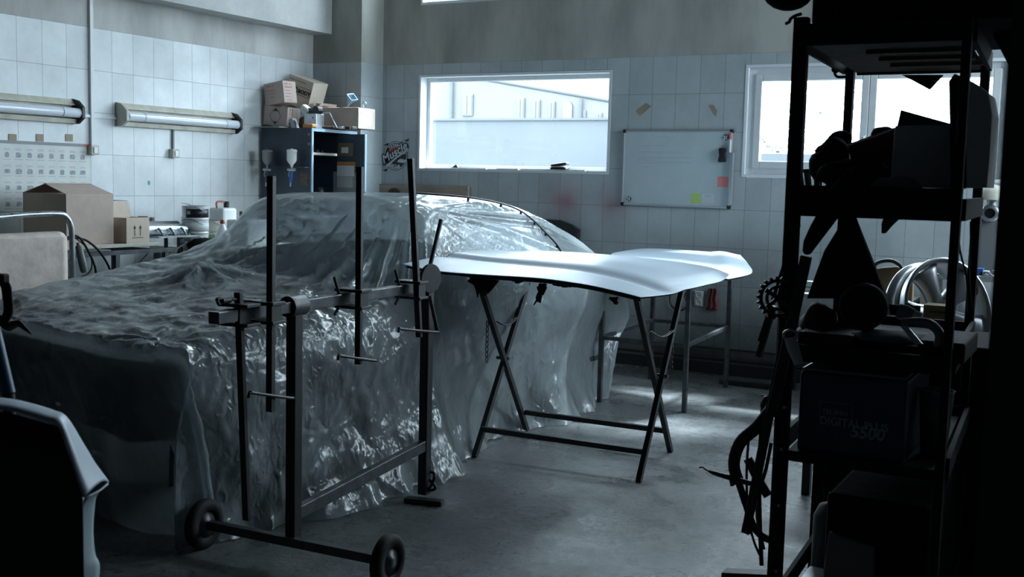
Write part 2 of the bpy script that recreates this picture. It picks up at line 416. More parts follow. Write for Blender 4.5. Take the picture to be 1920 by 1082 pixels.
m_welder = node_mat('welder_blue', (.018, .045, .085), .45)
m_glass = bpy.data.materials.new('window_glass'); m_glass.use_nodes = True
def glass():
    nt = m_glass.node_tree; N = nt.nodes; L = nt.links; out = [n for n in N if n.type == 'OUTPUT_MATERIAL'][0]
    N.remove(N['Principled BSDF'])
    t = N.new('ShaderNodeBsdfTransparent'); t.inputs[0].default_value = (.95, .97, .98, 1)
    g = N.new('ShaderNodeBsdfGlossy'); g.inputs['Roughness'].default_value = .02
    lw = N.new('ShaderNodeLayerWeight'); lw.inputs[0].default_value = .5
    pw = N.new('ShaderNodeMath'); pw.operation = 'POWER'; L.new(lw.outputs['Facing'], pw.inputs[0]); pw.inputs[1].default_value = 5
    ma = N.new('ShaderNodeMath'); ma.operation = 'MULTIPLY_ADD'; L.new(pw.outputs[0], ma.inputs[0]); ma.inputs[1].default_value = .9; ma.inputs[2].default_value = .04
    mx = N.new('ShaderNodeMixShader'); L.new(ma.outputs[0], mx.inputs[0]); L.new(t.outputs[0], mx.inputs[1]); L.new(g.outputs[0], mx.inputs[2]); L.new(mx.outputs[0], out.inputs[0])
glass()

# ------------------------------------------------------------------ the room
XL, YB, ZC = -6.572, 8.458, 4.3
XR, YF = 1.9, -2.2
WT = .16
struct('floor', MB().bb(XL-.3, XR+.3, YF-.3, YB+WT, -.12, 0), m_floor, origin=(0, 0, 0))
struct('ceiling', MB().bb(XL-.3, XR+.3, YF-.3, YB+WT, ZC, ZC+.12), m_ceiling)
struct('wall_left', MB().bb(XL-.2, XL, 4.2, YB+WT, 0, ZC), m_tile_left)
struct('wall_left_front', MB().bb(XL-.2, XL+.02, YF-.3, 4.2, 0, ZC), m_dark_wall)  # unseen stretch, coloured dark to cut bounce light on the car front
RW = (6.0, 8.1, 1.7, 3.9)      # big side window, out of frame behind the shelving
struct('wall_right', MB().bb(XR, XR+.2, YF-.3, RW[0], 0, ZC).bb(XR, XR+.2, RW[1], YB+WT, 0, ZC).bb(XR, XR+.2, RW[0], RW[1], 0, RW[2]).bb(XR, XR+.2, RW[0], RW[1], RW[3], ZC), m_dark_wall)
e = thing('window_7', None, None, (XR, 6, RW[2])); e['kind'] = 'structure'
build('window_frame', MB().bb(XR+.05, XR+.1, RW[0], RW[0]+.06, RW[2], RW[3]).bb(XR+.05, XR+.1, RW[1]-.06, RW[1], RW[2], RW[3]).bb(XR+.05, XR+.1, 7.02, 7.08, RW[2], RW[3]).bb(XR+.05, XR+.1, RW[0], RW[1], RW[2], RW[2]+.06).bb(XR+.05, XR+.1, RW[0], RW[1], RW[3]-.06, RW[3]), m_pvc, e)
build('pane', MB().bb(XR+.07, XR+.076, RW[0], RW[1], RW[2], RW[3]), m_glass, e)
l = bpy.data.lights.new('window_daylight', 'AREA'); l.shape = 'RECTANGLE'; l.size = RW[3]-RW[2]; l.size_y = RW[1]-RW[0]; l.cycles.is_portal = True
o = bpy.data.objects.new('window_daylight', l); C.objects.link(o); o.location = (XR+.19, (RW[0]+RW[1])/2, (RW[2]+RW[3])/2); o.rotation_euler = (0, math.radians(90), 0)
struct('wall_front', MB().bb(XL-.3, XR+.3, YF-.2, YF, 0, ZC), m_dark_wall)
WIN = [(-5.635, -3.75, 1.557, 2.409), (-2.630, -.745, 1.560, 2.416), (-5.628, -3.75, 3.022, 4.05), (-2.630, -.745, 3.022, 4.05), (-.08, 1.75, 1.560, 2.416), (-.08, 1.75, 3.022, 4.05)]
xs = [XL-.2, -5.635, -3.75, -2.63, -.745, -.08, 1.75, XR+.2]
wb = MB()
for a, b in ((0, 1), (2, 3), (4, 5), (6, 7)): wb.bb(xs[a], xs[b], YB, YB+WT, 0, ZC)
for a, b in ((1, 2), (3, 4), (5, 6)):
    wb.bb(xs[a], xs[b], YB, YB+WT, 0, 1.558); wb.bb(xs[a], xs[b], YB, YB+WT, 2.412, 3.022); wb.bb(xs[a], xs[b], YB, YB+WT, 4.05, ZC)
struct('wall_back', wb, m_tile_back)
struct('wall_corner', MB().bb(XL, -6.03, 8.127, YB, 0, ZC), tile_mat('tile_pier', 0, -6.0, (.42, .47, .48), (.36, .365, .33)))
struct('trim_1', MB().bb(XL, -6.36, 4.2, 8.126, 2.755, ZC), m_plaster)      # girder along the left wall
struct('trim_2', MB().bb(-4.2, 1.9, YB-.014, YB, 0.0, .09).bb(-4.2, 1.9, YB-.02, YB, .20, .212), m_under)  # low plinth
for i, (x0, x1, z0, z1) in enumerate(WIN):
    e = thing('window_%d' % (i+1), None, None, ((x0+x1)/2, YB, z0)); e['kind'] = 'structure'
    t = .022
    y0, y1 = YB-.004, YB+.155
    fr = MB().bb(x0, x0+t, y0, y1, z0, z1).bb(x1-t, x1, y0, y1, z0, z1).bb(x0+t, x1-t, y0, y1, z1-t, z1).bb(x0+t, x1-t, y0, y1, z0, z0+t)
    build('window_reveal', fr, m_reveal, e)
    yf0, yf1 = YB+.105, YB+.155
    if i == 1: yf0, yf1 = YB+.03, YB+.10
    k = .035 if i != 1 else .06
    a0, a1, c0, c1 = x0+t, x1-t, z0+t, z1-t
    fm = MB().bb(a0, a0+k, yf0, yf1, c0, c1).bb(a1-k, a1, yf0, yf1, c0, c1).bb(a0+k, a1-k, yf0, yf1, c1-k, c1).bb(a0+k, a1-k, yf0, yf1, c0, c0+k)
    build('window_frame', fm, m_pvc, e, bevel=.004)
    if i == 1:
        mid = W(1628, 250, y=YB+.06).x
        for (s0, s1) in ((a0+k-.01, mid), (mid, a1-k+.01)):
            q = .055; ys0, ys1 = YB+.015, YB+.075; cc0, cc1 = c0+k-.012, c1-k+.012
            sm_ = MB().bb(s0, s0+q, ys0, ys1, cc0, cc1).bb(s1-q, s1, ys0, ys1, cc0, cc1).bb(s0+q, s1-q, ys0, ys1, cc1-q, cc1).bb(s0+q, s1-q, ys0, ys1, cc0, cc0+q)
            sh = build('window_sash', sm_, m_pvc, e, bevel=.006)
            build('pane', MB().bb(s0+q, s1-q, ys0+.03, ys0+.036, cc0+q, cc1-q), m_glass, sh)
        h = W(1619, 262, y=YB+.01)
        build('window_handle', MB().bb(h.x-.012, h.x+.012, YB+.003, YB+.016, h.z-.035, h.z+.035).bar((h.x, YB-.022, h.z+.02), (h.x, YB-.022, h.z-.10), .018, .012).bar((h.x, YB+.01, h.z+.015), (h.x, YB-.028, h.z+.015), .014), m_white, e, bevel=.003)
    else:
        build('pane', MB().bb(a0+k, a1-k, yf0+.02, yf0+.026, c0+k, c1-k), m_glass, e)
    portal(x0, x1, z0, z1, YB+WT-.02)
struct('shade_block', MB().bb(.10, .65, 4.3, 6.3, 0, 2.15), m_dark_wall)      # unseen block added out of frame to shade the car's front side
# the near pier at the right edge, a step from the camera
px_ = W(1893, 60, y=1.32).x
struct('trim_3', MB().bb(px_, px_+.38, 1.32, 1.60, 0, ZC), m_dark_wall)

# ------------------------------------------------------------------ outside
struct('ground', MB().bb(-60, 40, YB+WT, 90, -.6, -.5), node_mat('yard', (.11, .115, .115), .9))
m_ext = node_mat('yard_wall', (.070, .079, .086), .9, var=.12, vscale=.5)
m_house = node_mat('house_wall', (.108, .108, .105), .9, var=.04, vscale=.3)
m_hroof = node_mat('house_roof', (.048, .042, .045), .9, var=.1, vscale=1)
m_hwin = node_mat('house_window', (.092, .096, .10), .5)
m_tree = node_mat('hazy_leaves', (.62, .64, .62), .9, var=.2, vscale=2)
t = thing('garden_wall', 'pale grey yard wall outside the wide window below the house', 'wall', (-8, 14, -.5))
build('wall_panel', MB().bb(-16, -4.4, 14, 14.25, -.5, 2.33), m_ext, t); build('coping', MB().bb(-16, -4.4, 13.97, 14.28, 2.33, 2.36), m_ext, t)
t = thing('fence_wall', 'pale yard wall outside the right window with two sashes', 'wall', (-2, 14, -.5))
build('wall_panel', MB().bb(-4.4, 3, 14.0, 14.25, -.5, 1.9), m_ext, t)
t = thing('house', 'long pale house seen through the wide window with a sloping tiled roof', 'house', (-17, 30, -.5))
# front block and long side wing
YH = 30
eave = [W(803, 110, y=YH), W(905, 150, y=YH), W(1000, 160, y=YH), W(1100, 178, y=YH+1), W(1160, 190, y=YH+1)]
def Hx(px, py): return W(px, py, y=YH)
hw = MB()
pts = [(eave[0].x-2, YH, -.5)] + [(eave[0].x-2, YH, eave[0].z+.6), (Hx(905, 150).x, YH, Hx(905, 145).z), (Hx(1160, 192).x, YH, Hx(1160, 192).z), (Hx(1160, 192).x, YH, -.5)]
hw.prism(pts, (0, 6, 0)); build('house_walls', hw, m_house, t)
rf = [Hx(900, 146), Hx(1180, 194), W(1180, 150, y=YH+6), W(1090, 112, y=YH+6), W(930, 118, y=YH+6)]
rr = MB().add(rf, [(0, 1, 2), (0, 2, 3), (0, 3, 4)]); build('roof', rr, m_hroof, t, solid=.12)
build('gutter', MB().tube([Hx(898, 146), Hx(1180, 195)], .06), m_ext, t)
for px, py, ww, hh in ((878, 197, .19, .33), (978, 203, .12, .30), (1007, 205, .12, .28), (1036, 207, .10, .26), (1095, 214, .08, .10), (1125, 217, .08, .08)):
    p = Hx(px, py); f = build('window', MB().bb(p.x-ww, p.x+ww, YH-.06, YH+.02, p.z-hh, p.z+hh), m_hwin, t)
    build('pane', MB().bb(p.x-ww+.03, p.x-.015, YH-.08, YH-.05, p.z-hh+.04, p.z+hh-.04).bb(p.x+.015, p.x+ww-.03, YH-.08, YH-.05, p.z-hh+.04, p.z+hh-.04), m_house, f)
p = Hx(1065, 208); f = build('arched_window', MB().prism([(p.x+.16*math.cos(a), YH-.06, p.z+.12+.16*math.sin(a)) for a in [k*math.pi/8 for k in range(9)]] + [(p.x-.16, YH-.06, p.z-.22), (p.x+.16, YH-.06, p.z-.22)], (0, .08, 0)), m_hwin, t)
p = Hx(850, 150); build('downpipe', MB().tube([(p.x, YH-.1, p.z+.4), (p.x, YH-.1, 0)], .06), m_ext, t)
p = Hx(1092, 185); build('downpipe', MB().tube([(p.x, YH-.1, p.z), (p.x, YH-.1, 0)], .05), m_ext, t)
def tree(x, y, r, h, label):
    t = thing('tree', label, 'tree', (x, y, -.5), 'trees beyond the yard')
    cr = MB()
    rnd = random.Random(int(x*10+y))
    cl = [(Vector((x+rnd.gauss(0, r*.5), y+rnd.gauss(0, r*.4), h-.25*r+rnd.gauss(0, r*.4))), r*rnd.uniform(.25, .5)) for k in range(22)]
    for k in range(5200):
        c, q = rnd.choice(cl); p = c+Vector((rnd.gauss(0, 1), rnd.gauss(0, 1), rnd.gauss(0, 1)))*q*.45; e = .10
        a_ = Vector((rnd.uniform(-e, e), rnd.uniform(-e, e), rnd.uniform(-e, e))); b_ = Vector((rnd.uniform(-e, e), rnd.uniform(-e, e), rnd.uniform(-e, e)))
        cr.add([p, p+a_, p+a_+b_, p+b_], [(0, 1, 2, 3)])
    build('crown', cr, m_tree, t); build('trunk', MB().tube([(x, y, -.5), (x+.1, y, h*.6)], [.18, .1]), m_tree, t)
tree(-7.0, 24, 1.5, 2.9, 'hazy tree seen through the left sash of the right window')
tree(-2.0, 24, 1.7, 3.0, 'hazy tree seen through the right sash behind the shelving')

# ------------------------------------------------------------------ the covered car
CO = Vector((-3.15, 3.05, 0)); ca = math.radians(3)
CUv = Vector((math.sin(ca), math.cos(ca), 0)); CVv = Vector((-math.cos(ca), math.sin(ca), 0))
def cw(u, v, z): return CO + CUv*u + CVv*v + Vector((0, 0, z))
WD = 1.68
def fc(v, a=.30):       # rounded plan of the nose
    k = max(0, (v-.35)/1.33); return a*k**2 + (.10*max(0, (.12-v)/.12))
# station: list of 12 (u, v, z)
def station(us, zs, vs):
    return [Vector((us[i] if isinstance(us, (list, tuple)) else us, vs[i], zs[i])) for i in range(12)]
def vv(hem, mid, mh, sh, inn, rail, cen=.84, far=None):
    a = [hem, mid, mh, sh, inn, rail]; b = [WD-x for x in (far or a)][::-1]
    return a[:5]+[rail, ] + [WD-rail] + b[1:]
def zz(s, i, r, c, m=.35, h=.62, fs=None, fi=None, fr=None):
    return [0.004, m*s/.8, h*s/.8*1.05, s, i, (r+c*.0), (fr or r), (fi or i), (fs or s), h*s/.8*1.05, m*s/.8, .004]
base_v = lambda h, s, i, r, mid=0.02: [h, mid, mid*.6, s, i, r, WD-r, WD-i, WD-s, WD-.02, WD-.02, WD-h]
ST = []
v0 = base_v(.06, .03, .24, .56, .06)
ST.append(station([.20+fc(v)*.6 for v in v0], [.004]*12, v0))
ST.append(station([.12+fc(v)*.8 for v in v0], [.004, .20, .32, .38, .38, .38, .38, .38, .38, .32, .20, .004], v0))
ST.append(station([.05+fc(v) for v in v0], [.004, .32, .52, .66, .68, .69, .69, .68, .66, .52, .32, .004], v0))
ST.append(station([.03+fc(v) for v in v0], [.004, .36, .62, .785, .800, .805, .80, .78, .745, .60, .35, .004], v0))
ST.append(station([.10+fc(v) for v in v0], [.004, .36, .63, .800, .822, .835, .84, .82, .79, .60, .35, .004], base_v(.05, .04, .25, .56, .04)))
ST.append(station(.42, [.004, .36, .64, .825, .850, .870, .885, .885, .87, .63, .35, .004], base_v(.06, .05, .26, .56, .0)))
ST.append(station(.80, [.004, .36, .66, .845, .875, .905, .920, .93, .92, .66, .36, .004], base_v(-.12, .05, .25, .55, -.04)))
ST.append(station(1.15, [.004, .36, .66, .840, .880, .935, .960, .975, .965, .68, .36, .004], base_v(-.22, .06, .24, .54, -.06)))
ST.append(station(1.42, [.004, .38, .68, .860, .925, .985, 1.02, 1.03, 1.00, .70, .36, .004], base_v(-.22, .06, .22, .50, -.04)))
ST.append(station(1.68, [.004, .40, .72, .915, 1.03, 1.16, 1.19, 1.14, 1.05, .74, .38, .004], base_v(-.18, .07, .19, .42, .0)))
ST.append(station(1.93, [.004, .40, .74, .950, 1.20, 1.345, 1.365, 1.27, 1.08, .76, .38, .004], base_v(.04, .08, .185, .37, .09)))
ST.append(station(2.30, [.004, .40, .74, .960, 1.22, 1.378, 1.39, 1.32, 1.10, .76, .38, .004], base_v(.10, .07, .20, .40, .11)))
ST.append(station(2.75, [.004, .40, .74, .965, 1.20, 1.372, 1.385, 1.32, 1.10, .76, .38, .004], base_v(.10, .06, .20, .40, .10)))
ST.append(station(3.15, [.004, .40, .74, .965, 1.16, 1.330, 1.345, 1.30, 1.10, .76, .38, .004], base_v(.0, .08, .22, .43, .06)))
ST.append(station([3.42, 3.48, 3.52, 3.55, 3.55, 3.55, 3.55, 3.55, 3.55, 3.55, 3.55, 3.55], [.004, .38, .72, .940, 1.09, 1.235, 1.27, 1.24, 1.08, .76, .38, .004], base_v(.02, .12, .24, .46, .12)))
ST.append(station([3.56, 3.76, 3.94, 4.02, 4.02, 4.0, 4.02, 4.02, 3.98, 3.9, 3.9, 3.9], [.004, .36, .64, .845, .975, 1.10, 1.15, 1.13, .99, .72, .38, .004], base_v(.08, .16, .28, .48, .16)))
ST.append(station([3.60, 3.90, 4.16, 4.32, 4.38, 4.40, 4.40, 4.36, 4.28, 4.1, 4.0, 3.95], [.004, .33, .54, .675, .80, .90, .92, .88, .80, .60, .35, .004], base_v(.10, .18, .31, .52, .17)))
ST.append(station([3.63, 3.88, 4.06, 4.20, 4.32, 4.40, 4.40, 4.34, 4.2, 4.05, 4.0, 3.95], [.004, .22, .36, .46, .52, .56, .56, .52, .48, .38, .22, .004], base_v(.12, .20, .33, .54, .18)))
ST.append(station([3.65, 3.84, 3.96, 4.02, 4.06, 4.08, 4.08, 4.06, 4.0, 3.95, 3.93, 3.92], [.004]*12, base_v(.14, .20, .33, .54, .18)))
NS = len(ST)
def cr1(p, f):
    p0, p1, p2, p3 = p
    return .5*((2*p1)+(p2-p0)*f+(2*p0-5*p1+4*p2-p3)*f*f+(3*p1-p0-3*p2+p3)*f*f*f)
def surf(s, t):
    """s 0..NS-1, t 0..11 -> (u,v,z)"""
    i = min(int(s), NS-2); f = s-i; j = min(int(t), 10); g = t-j
    rows = []
    for k in (-1, 0, 1, 2):
        r = ST[min(max(i+k, 0), NS-1)]
        rows.append(cr1([r[min(max(j+q, 0), 11)] for q in (-1, 0, 1, 2)], g))
    return cr1(rows, f)
def ridged(x, y, zc):
    return 1-abs(noise.noise(Vector((x, y, zc))))*2
def sstep(a, b, x):
    k = max(0, min(1, (x-a)/(b-a))); return k*k*(3-2*k)
def cover_disp(s, t, p):
    u, v, z = p; d = 0
    side = max(sstep(3.1, 2.2, t), sstep(7.9, 8.8, t)); capf = sstep(3.2, 2.2, s)
    nearside = sstep(3.1, 2.2, t)
    if side > 0 or capf > 0:
        low = 1-z/.85
        c = u if side >= capf else v
        lean = .25*(.8-z)*noise.noise(Vector((c*.9, 3.1, 0)))
        k = max(side, capf)
        k *= 1-.6*sstep(3.0, 3.4, u)*sstep(4.3, 4.0, u)*nearside
        d += (.012+.055*max(0, low))*(noise.noise(Vector(((c+lean*2+z*.35)*1.9, z*.6, 1.7))))*1.6*k
        d += (.008+.016*max(0, low))*(ridged((c-lean*3+z*.5)*4.2, z*1.1, 7.7)-.5)*k
        zone = sstep(-.15, .35, noise.noise(Vector((c*1.3, z*1.2, 9.3))))
        d += .012*zone*(ridged(c*9+z*4, z*7-c*2, 4.7)-.5)*k
        d += .006*(ridged(c*5-z*9, z*3+c*6, 8.1)-.5)*k
    hood = sstep(2.8, 3.6, s)*sstep(9.4, 8.2, s)*sstep(2.6, 3.4, t)*sstep(8.6, 7.6, t)
    if hood > 0:
        d += hood*(.010*(ridged(u*7+v*3, v*5-u*2, 2.2)-.5)+.006*(ridged(u*16, v*17, 5.5)-.5))
        # strut tower tent with radiating pleats
        du, dv = u-1.10, v-1.02; q = math.hypot(du, dv); an = math.atan2(dv, du)
        d += hood*(.075*math.exp(-(q/.20)**2) + .018*math.exp(-(q/.34)**2)*math.sin(an*7+q*6))
        du, dv = u-1.02, v-.28; q = math.hypot(du, dv); an = math.atan2(dv, du)
        d += hood*(.030*math.exp(-(q/.16)**2) + .016*math.exp(-(q/.30)**2)*math.sin(an*9+1))
        du, dv = u-.14, v-.22; q = math.hypot(du, dv); an = math.atan2(dv, du)
        d += hood*.010*math.exp(-(q/.26)**2)*math.sin(an*11)
    ws = sstep(7.4, 8.4, s)*sstep(10.05, 9.7, s)*sstep(3.0, 3.8, t)*sstep(8.3, 7.4, t)
    ws *= sstep(1.40, .95, v)
    if ws > 0:
        # long folds fanning down from the middle of the roof edge
        a = (v-.55)/(2.35-u)
        d += ws*(.062*(max(0, ridged(a*5.6, u*.35, 9.1))**2.2-.4) + .022*(max(0, ridged(a*13+.3, u*.8, 2.1))**2-.4))*(.30+.70*sstep(1.98, 1.78, u))
        d -= ws*.035*math.exp(-((t-4.6)/1.0)**2)*sstep(10.1, 9.3, s)*sstep(7.8, 8.8, s)
        d += ws*sstep(1.0, .5, v)*.014*(ridged(u*9, v*12, z*8)-.5)
    rear = sstep(9.9, 10.5, s)*sstep(2.7, 3.3, t)*sstep(5.0, 4.4, t)*sstep(15, 12, s)
    if rear > 0:
        # folds radiating from the roof corner over the side window
        a = math.atan2(1.34-z, u-1.95)*1.3
        q = math.hypot(1.34-z, u-1.95)
        d += rear*.040*(max(0, ridged(a*8.5, q*.4, 3.3))**2-.4)*sstep(.05, .5, q)
    d += .0022*(ridged(u*30, v*30, z*30)-.5)
    return d
NU, NT = 330, 250
def tmap(j):        # more samples on the near side and top
    return 11*j/NT
G = []
for i in range(NU+1):
    s = (NS-1)*i/NU
    G.append([surf(s, tmap(j)) for j in range(NT+1)])
def gnormal(G, i, j):
    a = G[min(i+1, NU)][j]-G[max(i-1, 0)][j]; b = G[i][min(j+1, NT)]-G[i][max(j-1, 0)]
    n = a.cross(b)
    return n.normalized() if n.length > 1e-9 else Vector((0, 0, 1))
PG = []
sgn = -1 if gnormal(G, NU//2, NT//2).z < 0 else 1
for i in range(NU+1):
    row = []
    for j in range(NT+1):
        p = G[i][j]; n = gnormal(G, i, j)*sgn
        q = p + n*cover_disp((NS-1)*i/NU, tmap(j), p)
        q.z = max(q.z, .003)
        if tmap(j) < .5 and 4 < (NS-1)*i/NU < 17:      # hem lies out on the floor in ripples
            k = 1-tmap(j)/.5; q.y -= k*.07*(ridged(p.x*4, 0, 5)); q.z += k*.012*abs(noise.noise(Vector((p.x*9, 1, 1))))
        row.append(cw(*q))
    PG.append(row)
one('plastic_sheet', MB().grid(PG), m_film, 'crumpled clear plastic sheet draped over the whole car', 'plastic sheet', origin=cw(2.1, .84, 0))

car = thing('car', 'white-roofed car standing under the clear plastic sheet', 'car', cw(2.1, .84, 0))
def shell(s0, s1, t0, t1, inset, n=60, m=60, hole=None):
    P = []
    for i in range(n+1):
        row = []
        for j in range(m+1):
            s = s0+(s1-s0)*i/n; t = t0+(t1-t0)*j/m; e = .02
            a = surf(min(s+e, NS-1), t)-surf(max(s-e, 0), t); b = surf(s, min(t+e, 11))-surf(s, max(t-e, 0))
            nn = (a.cross(b)).normalized()*sgn; row.append(surf(s, t)-nn*inset)
        P.append(row)
    mb = MB(); mb.grid([[cw(*q) for q in r] for r in P])
    if hole:
        keep = []
        for f in mb.f:
            c = sum((P[k//(m+1)][k % (m+1)] for k in f), Vector())/4
            keep.append(not hole(c))
        mb.f = [f for f, k in zip(mb.f, keep) if k]; mb.sm = [True]*len(mb.f)
    return mb
WHL = [(.98, .30), (3.42, .30)]
arch = lambda c: c.z < .24 or any((c.x-a)**2+(c.z-b)**2 < .36**2 for a, b in WHL)
def glass_hole(c):
    side = c.z > .99 and c.z < 1.235 and 2.12+(c.z-.99)*.55 < c.x < 3.30-(c.z-.99)*1.2 and (c.y < .5 or c.y > 1.18)
    rearw = 3.45 < c.x < 3.95 and .45 < c.y < 1.25
    return not (side or rearw)
build('roof', shell(10.0, 15.9, 3.05, 7.95, .028, 90, 90, glass_hole), m_primer, car, solid=.002)
build('bodyside', shell(3.2, 16.0, .45, 3.0, .10, 160, 60, arch), m_body, car, solid=.002)
build('bodyside', shell(3.2, 16.0, 8.0, 10.55, .10, 160, 60, arch), m_body, car, solid=.002)
build('front_bumper', shell(1.2, 3.1, 3.0, 8.0, .06), m_body, car, solid=.002)
build('tailgate', shell(15.9, 17.3, 3.05, 7.95, .05), m_body, car, solid=.002)
build('floor_pan', MB().add([cw(u, v, .28) for u in (.25, 4.0) for v in (.16, 1.52)], [(0, 1, 3, 2)]), m_under, car, solid=.03)
eb = MB()
for (u, v, z, a, b, c) in ((.75, .84, .55, .55, .6, .42), (.75, .45, .50, .5, .12, .4), (1.1, 1.02, .72, .2, .2, .40), (1.08, .34, .66, .18, .18, .34)):
    eb.box(cw(u, v, z), (b, a, c), rz=-ca)
build('engine', eb, m_under, car, bevel=.02)
build('dashboard', MB().box(cw(1.62, .84, .78), (1.3, .35, .3), rz=-ca), m_under, car, bevel=.04)
def wheel(u, v, sg, nm='wheel'):
    c = cw(u, v, .30); ax = CVv*(-sg)
    tire = MB().lathe(c-ax*.17, [(.20, 0), (.285, .004), (.298, .03), (.298, .15), (.285, .185), (.205, .19), (.20, .17)], 40, ax)
    o = build(nm, tire, m_rubber, car)
    rim = MB().lathe(c, [(.203, .012), (.195, -.04), (.06, -.045), (1e-4, -.045)], 36, ax)
    x = Vector((0, 0, 1)); y = ax.cross(x)
    for k in range(10):
        a = 2*math.pi*k/10; d = x*math.cos(a)+y*math.sin(a)
        rim.bar(c+d*.04+ax*.005, c+d*.19+ax*.008, .022, .016, up=ax)
    rim.lathe(c, [(1e-4, .016), (.035, .012), (.04, -.02)], 20, ax)
    build('rim', rim, m_alloy, o)
for (u, _), v_ in zip(WHL, (.085, .26)):
    wheel(u, v_, 1); wheel(u, WD-v_, -1)
# black window seal lying along the roof edge, clips beside it
seal_st = [(10.9, 5.2), (11.5, 4.9), (12.1, 4.72), (12.6, 4.55), (12.95, 4.3), (13.15, 4.0), (13.25, 3.6), (13.25, 3.25)]
sp_ = [cw(*surf(s_, t_)) for s_, t_ in seal_st]
def lift(p): return p + Vector((.012, -.014, .018))
seal = MB().tube(cat_rom([lift(p) for p in sp_], 8), .006, 6)
so = build('window_seal', seal, m_black, car)
for p in sp_[1:-1]: build('clip', MB().box(lift(p)+Vector((0, 0, -.012)), (.012, .012, .016)), m_black, so)

# ------------------------------------------------------------------ panels on stands
def leg_bar(mb, a, b, w_=.028): mb.bar(a, b, w_, w_, up=(1, 0, 0)); return mb
t = thing('trestle', 'black steel folding trestle with crossed legs standing under the long pale bonnet', 'trestle', (-2.55, 5.45, 0))
ends = {}
for nm, px0, px1, px2, px3, xx in (('l', (885, 857), (985, 530), (992, 808), (908, 545), -3.02), ('r', (1192, 903), (1272, 552), (1262, 848), (1198, 555), -2.09)):
    n0 = W(*px0, z=0); f0 = W(*px2, z=0)
    n1 = Vector((n0.x+.03, 5.80, .0)); n1.z = W(*px1, y=5.80).z
    f1 = Vector((f0.x+.03, 5.10, 0)); f1.z = W(*px3, y=5.10).z
    n1.x = W(*px1, y=5.80).x; f1.x = W(*px3, y=5.10).x
    ends[nm] = (n0, n1, f0, f1)
    for a, b, o_ in ((n0, n1, .015), (f0, f1, -.015)):
        build('leg', leg_bar(MB(), a+Vector((o_, 0, .0)), b+(b-a)*(.035 if nm == 'l' else (.02 if o_ > 0 else -.012))+Vector((o_, 0, 0))), m_dsteel, t, bevel=.002)
    cr_ = (n0+n1+f0+f1)/4; cr_.z = .5
    cr_ = n0.lerp(n1, .545)
    build('hinge_bolt', MB().cyl(cr_+Vector((-.035, 0, 0)), cr_+Vector((.045, 0, 0)), .010, 10), m_steel, t)
    # chain between the legs with a loose end
    ch = MB(); a = f0.lerp(f1, .80); b = n0.lerp(n1, .80)
    pts_ = [a.lerp(b, k/12)+Vector((.02, 0, -.035*math.sin(math.pi*k/12))) for k in range(13)]
    src = a if nm == 'l' else b
    pts_ += [] ; loose = [src+Vector((.02 if nm == 'r' else -.03, -.02, -.028*k)) for k in range(9)]
    for seq in (pts_, loose):
        ch = MB()
        for k in range(len(seq)-1):
            p, q = seq[k], seq[k+1]; d = (q-p); m_ = (p+q)/2; sd = Vector((0, 0, 1)).cross(d)
            sd = (sd.normalized() if sd.length > 1e-4 else Vector((1, 0, 0)))*.007 if k % 2 else Vector((.007, 0, 0))
            dd = d*.62
            ch.tube([m_-dd+sd*.6, m_+sd, m_+dd+sd*.6, m_+dd-sd*.6, m_-sd, m_-dd-sd*.6], .0030, 5, closed=True)
        build('chain', ch, m_dsteel, t)
L_, R_ = ends['l'], ends['r']
def onleg(e, k, hz):
    a, b = (e[0], e[1]) if k == 0 else (e[2], e[3]); return a.lerp(b, hz/b.z)
build('lower_rail', leg_bar(MB(), W(902, 804, y=onleg(L_, 0, .12).y), W(1206, 847, y=onleg(R_, 0, .16).y)), m_dsteel, t, bevel=.002)
build('lower_rail', leg_bar(MB(), W(985, 773, y=onleg(L_, 1, .10).y), W(1250, 808, y=onleg(R_, 1, .13).y)), m_dsteel, t, bevel=.002)


def P3(lst): return [W(px, py, y=y) for px, py, y in lst]
near = P3([(752, 495, 4.62), (815, 508, 4.68), (900, 515, 4.78), (1000, 521, 4.88), (1060, 528, 4.93), (1110, 536, 4.96), (1160, 547, 4.98), (1200, 557, 5.0)])
far = P3([(985, 470, 5.80), (1060, 472, 5.92), (1135, 477, 5.97), (1200, 483, 5.98), (1250, 488, 5.98), (1300, 495, 5.95), (1340, 503, 5.9), (1368, 514, 5.86)])
left = P3([(752, 495, 4.62), (800, 486, 4.80), (850, 478, 5.04), (900, 474, 5.29), (945, 471, 5.55), (985, 470, 5.80)])
right = P3([(1200, 557, 5.0), (1250, 552, 5.25), (1310, 541, 5.55), (1350, 529, 5.75), (1368, 514, 5.86)])
def crown(a, b):
    g = math.exp(-((b-(.34-.05*a))/.035)**2)*sstep(1.0, .85, a)
    return .020*math.sin(math.pi*b)*math.sin(math.pi*min(1, a+.1)) - .015*g + .010*sstep(.30, .40, b)*(1-sstep(.55, .9, b))
t = thing('bonnet', 'long pale blue-white car bonnet lying on the crossed-leg trestle', 'car bonnet', (-2.55, 5.4, .95))
HP = coons(near, far, left, right, 70, 90, crown)
build('outer_skin', MB().grid(HP), m_panel, t, solid=.003)
lip = MB()
nn_ = [HP[0][j] for j in range(91)]
lip.grid([[p+Vector((0, .0, -.002)) for p in nn_], [p+Vector((0, .004, -.022*min(1, max(0, (j-8)/20)))) for j, p in enumerate(nn_)], [p+Vector((0, .05, -.026*min(1, max(0, (j-8)/20)))) for j, p in enumerate(nn_)]])
build('folded_edge', lip, m_under, t)
ins = []
for i in range(0, 71, 2): ins.append([HP[i][j]+Vector((0, 0, -.012-.018*math.sin(math.pi*min(1, max(0, (j-2)/86)))*math.sin(math.pi*i/70))) for j in range(2, 89, 2)])
build('inner_panel', MB().grid(ins), m_under, t)
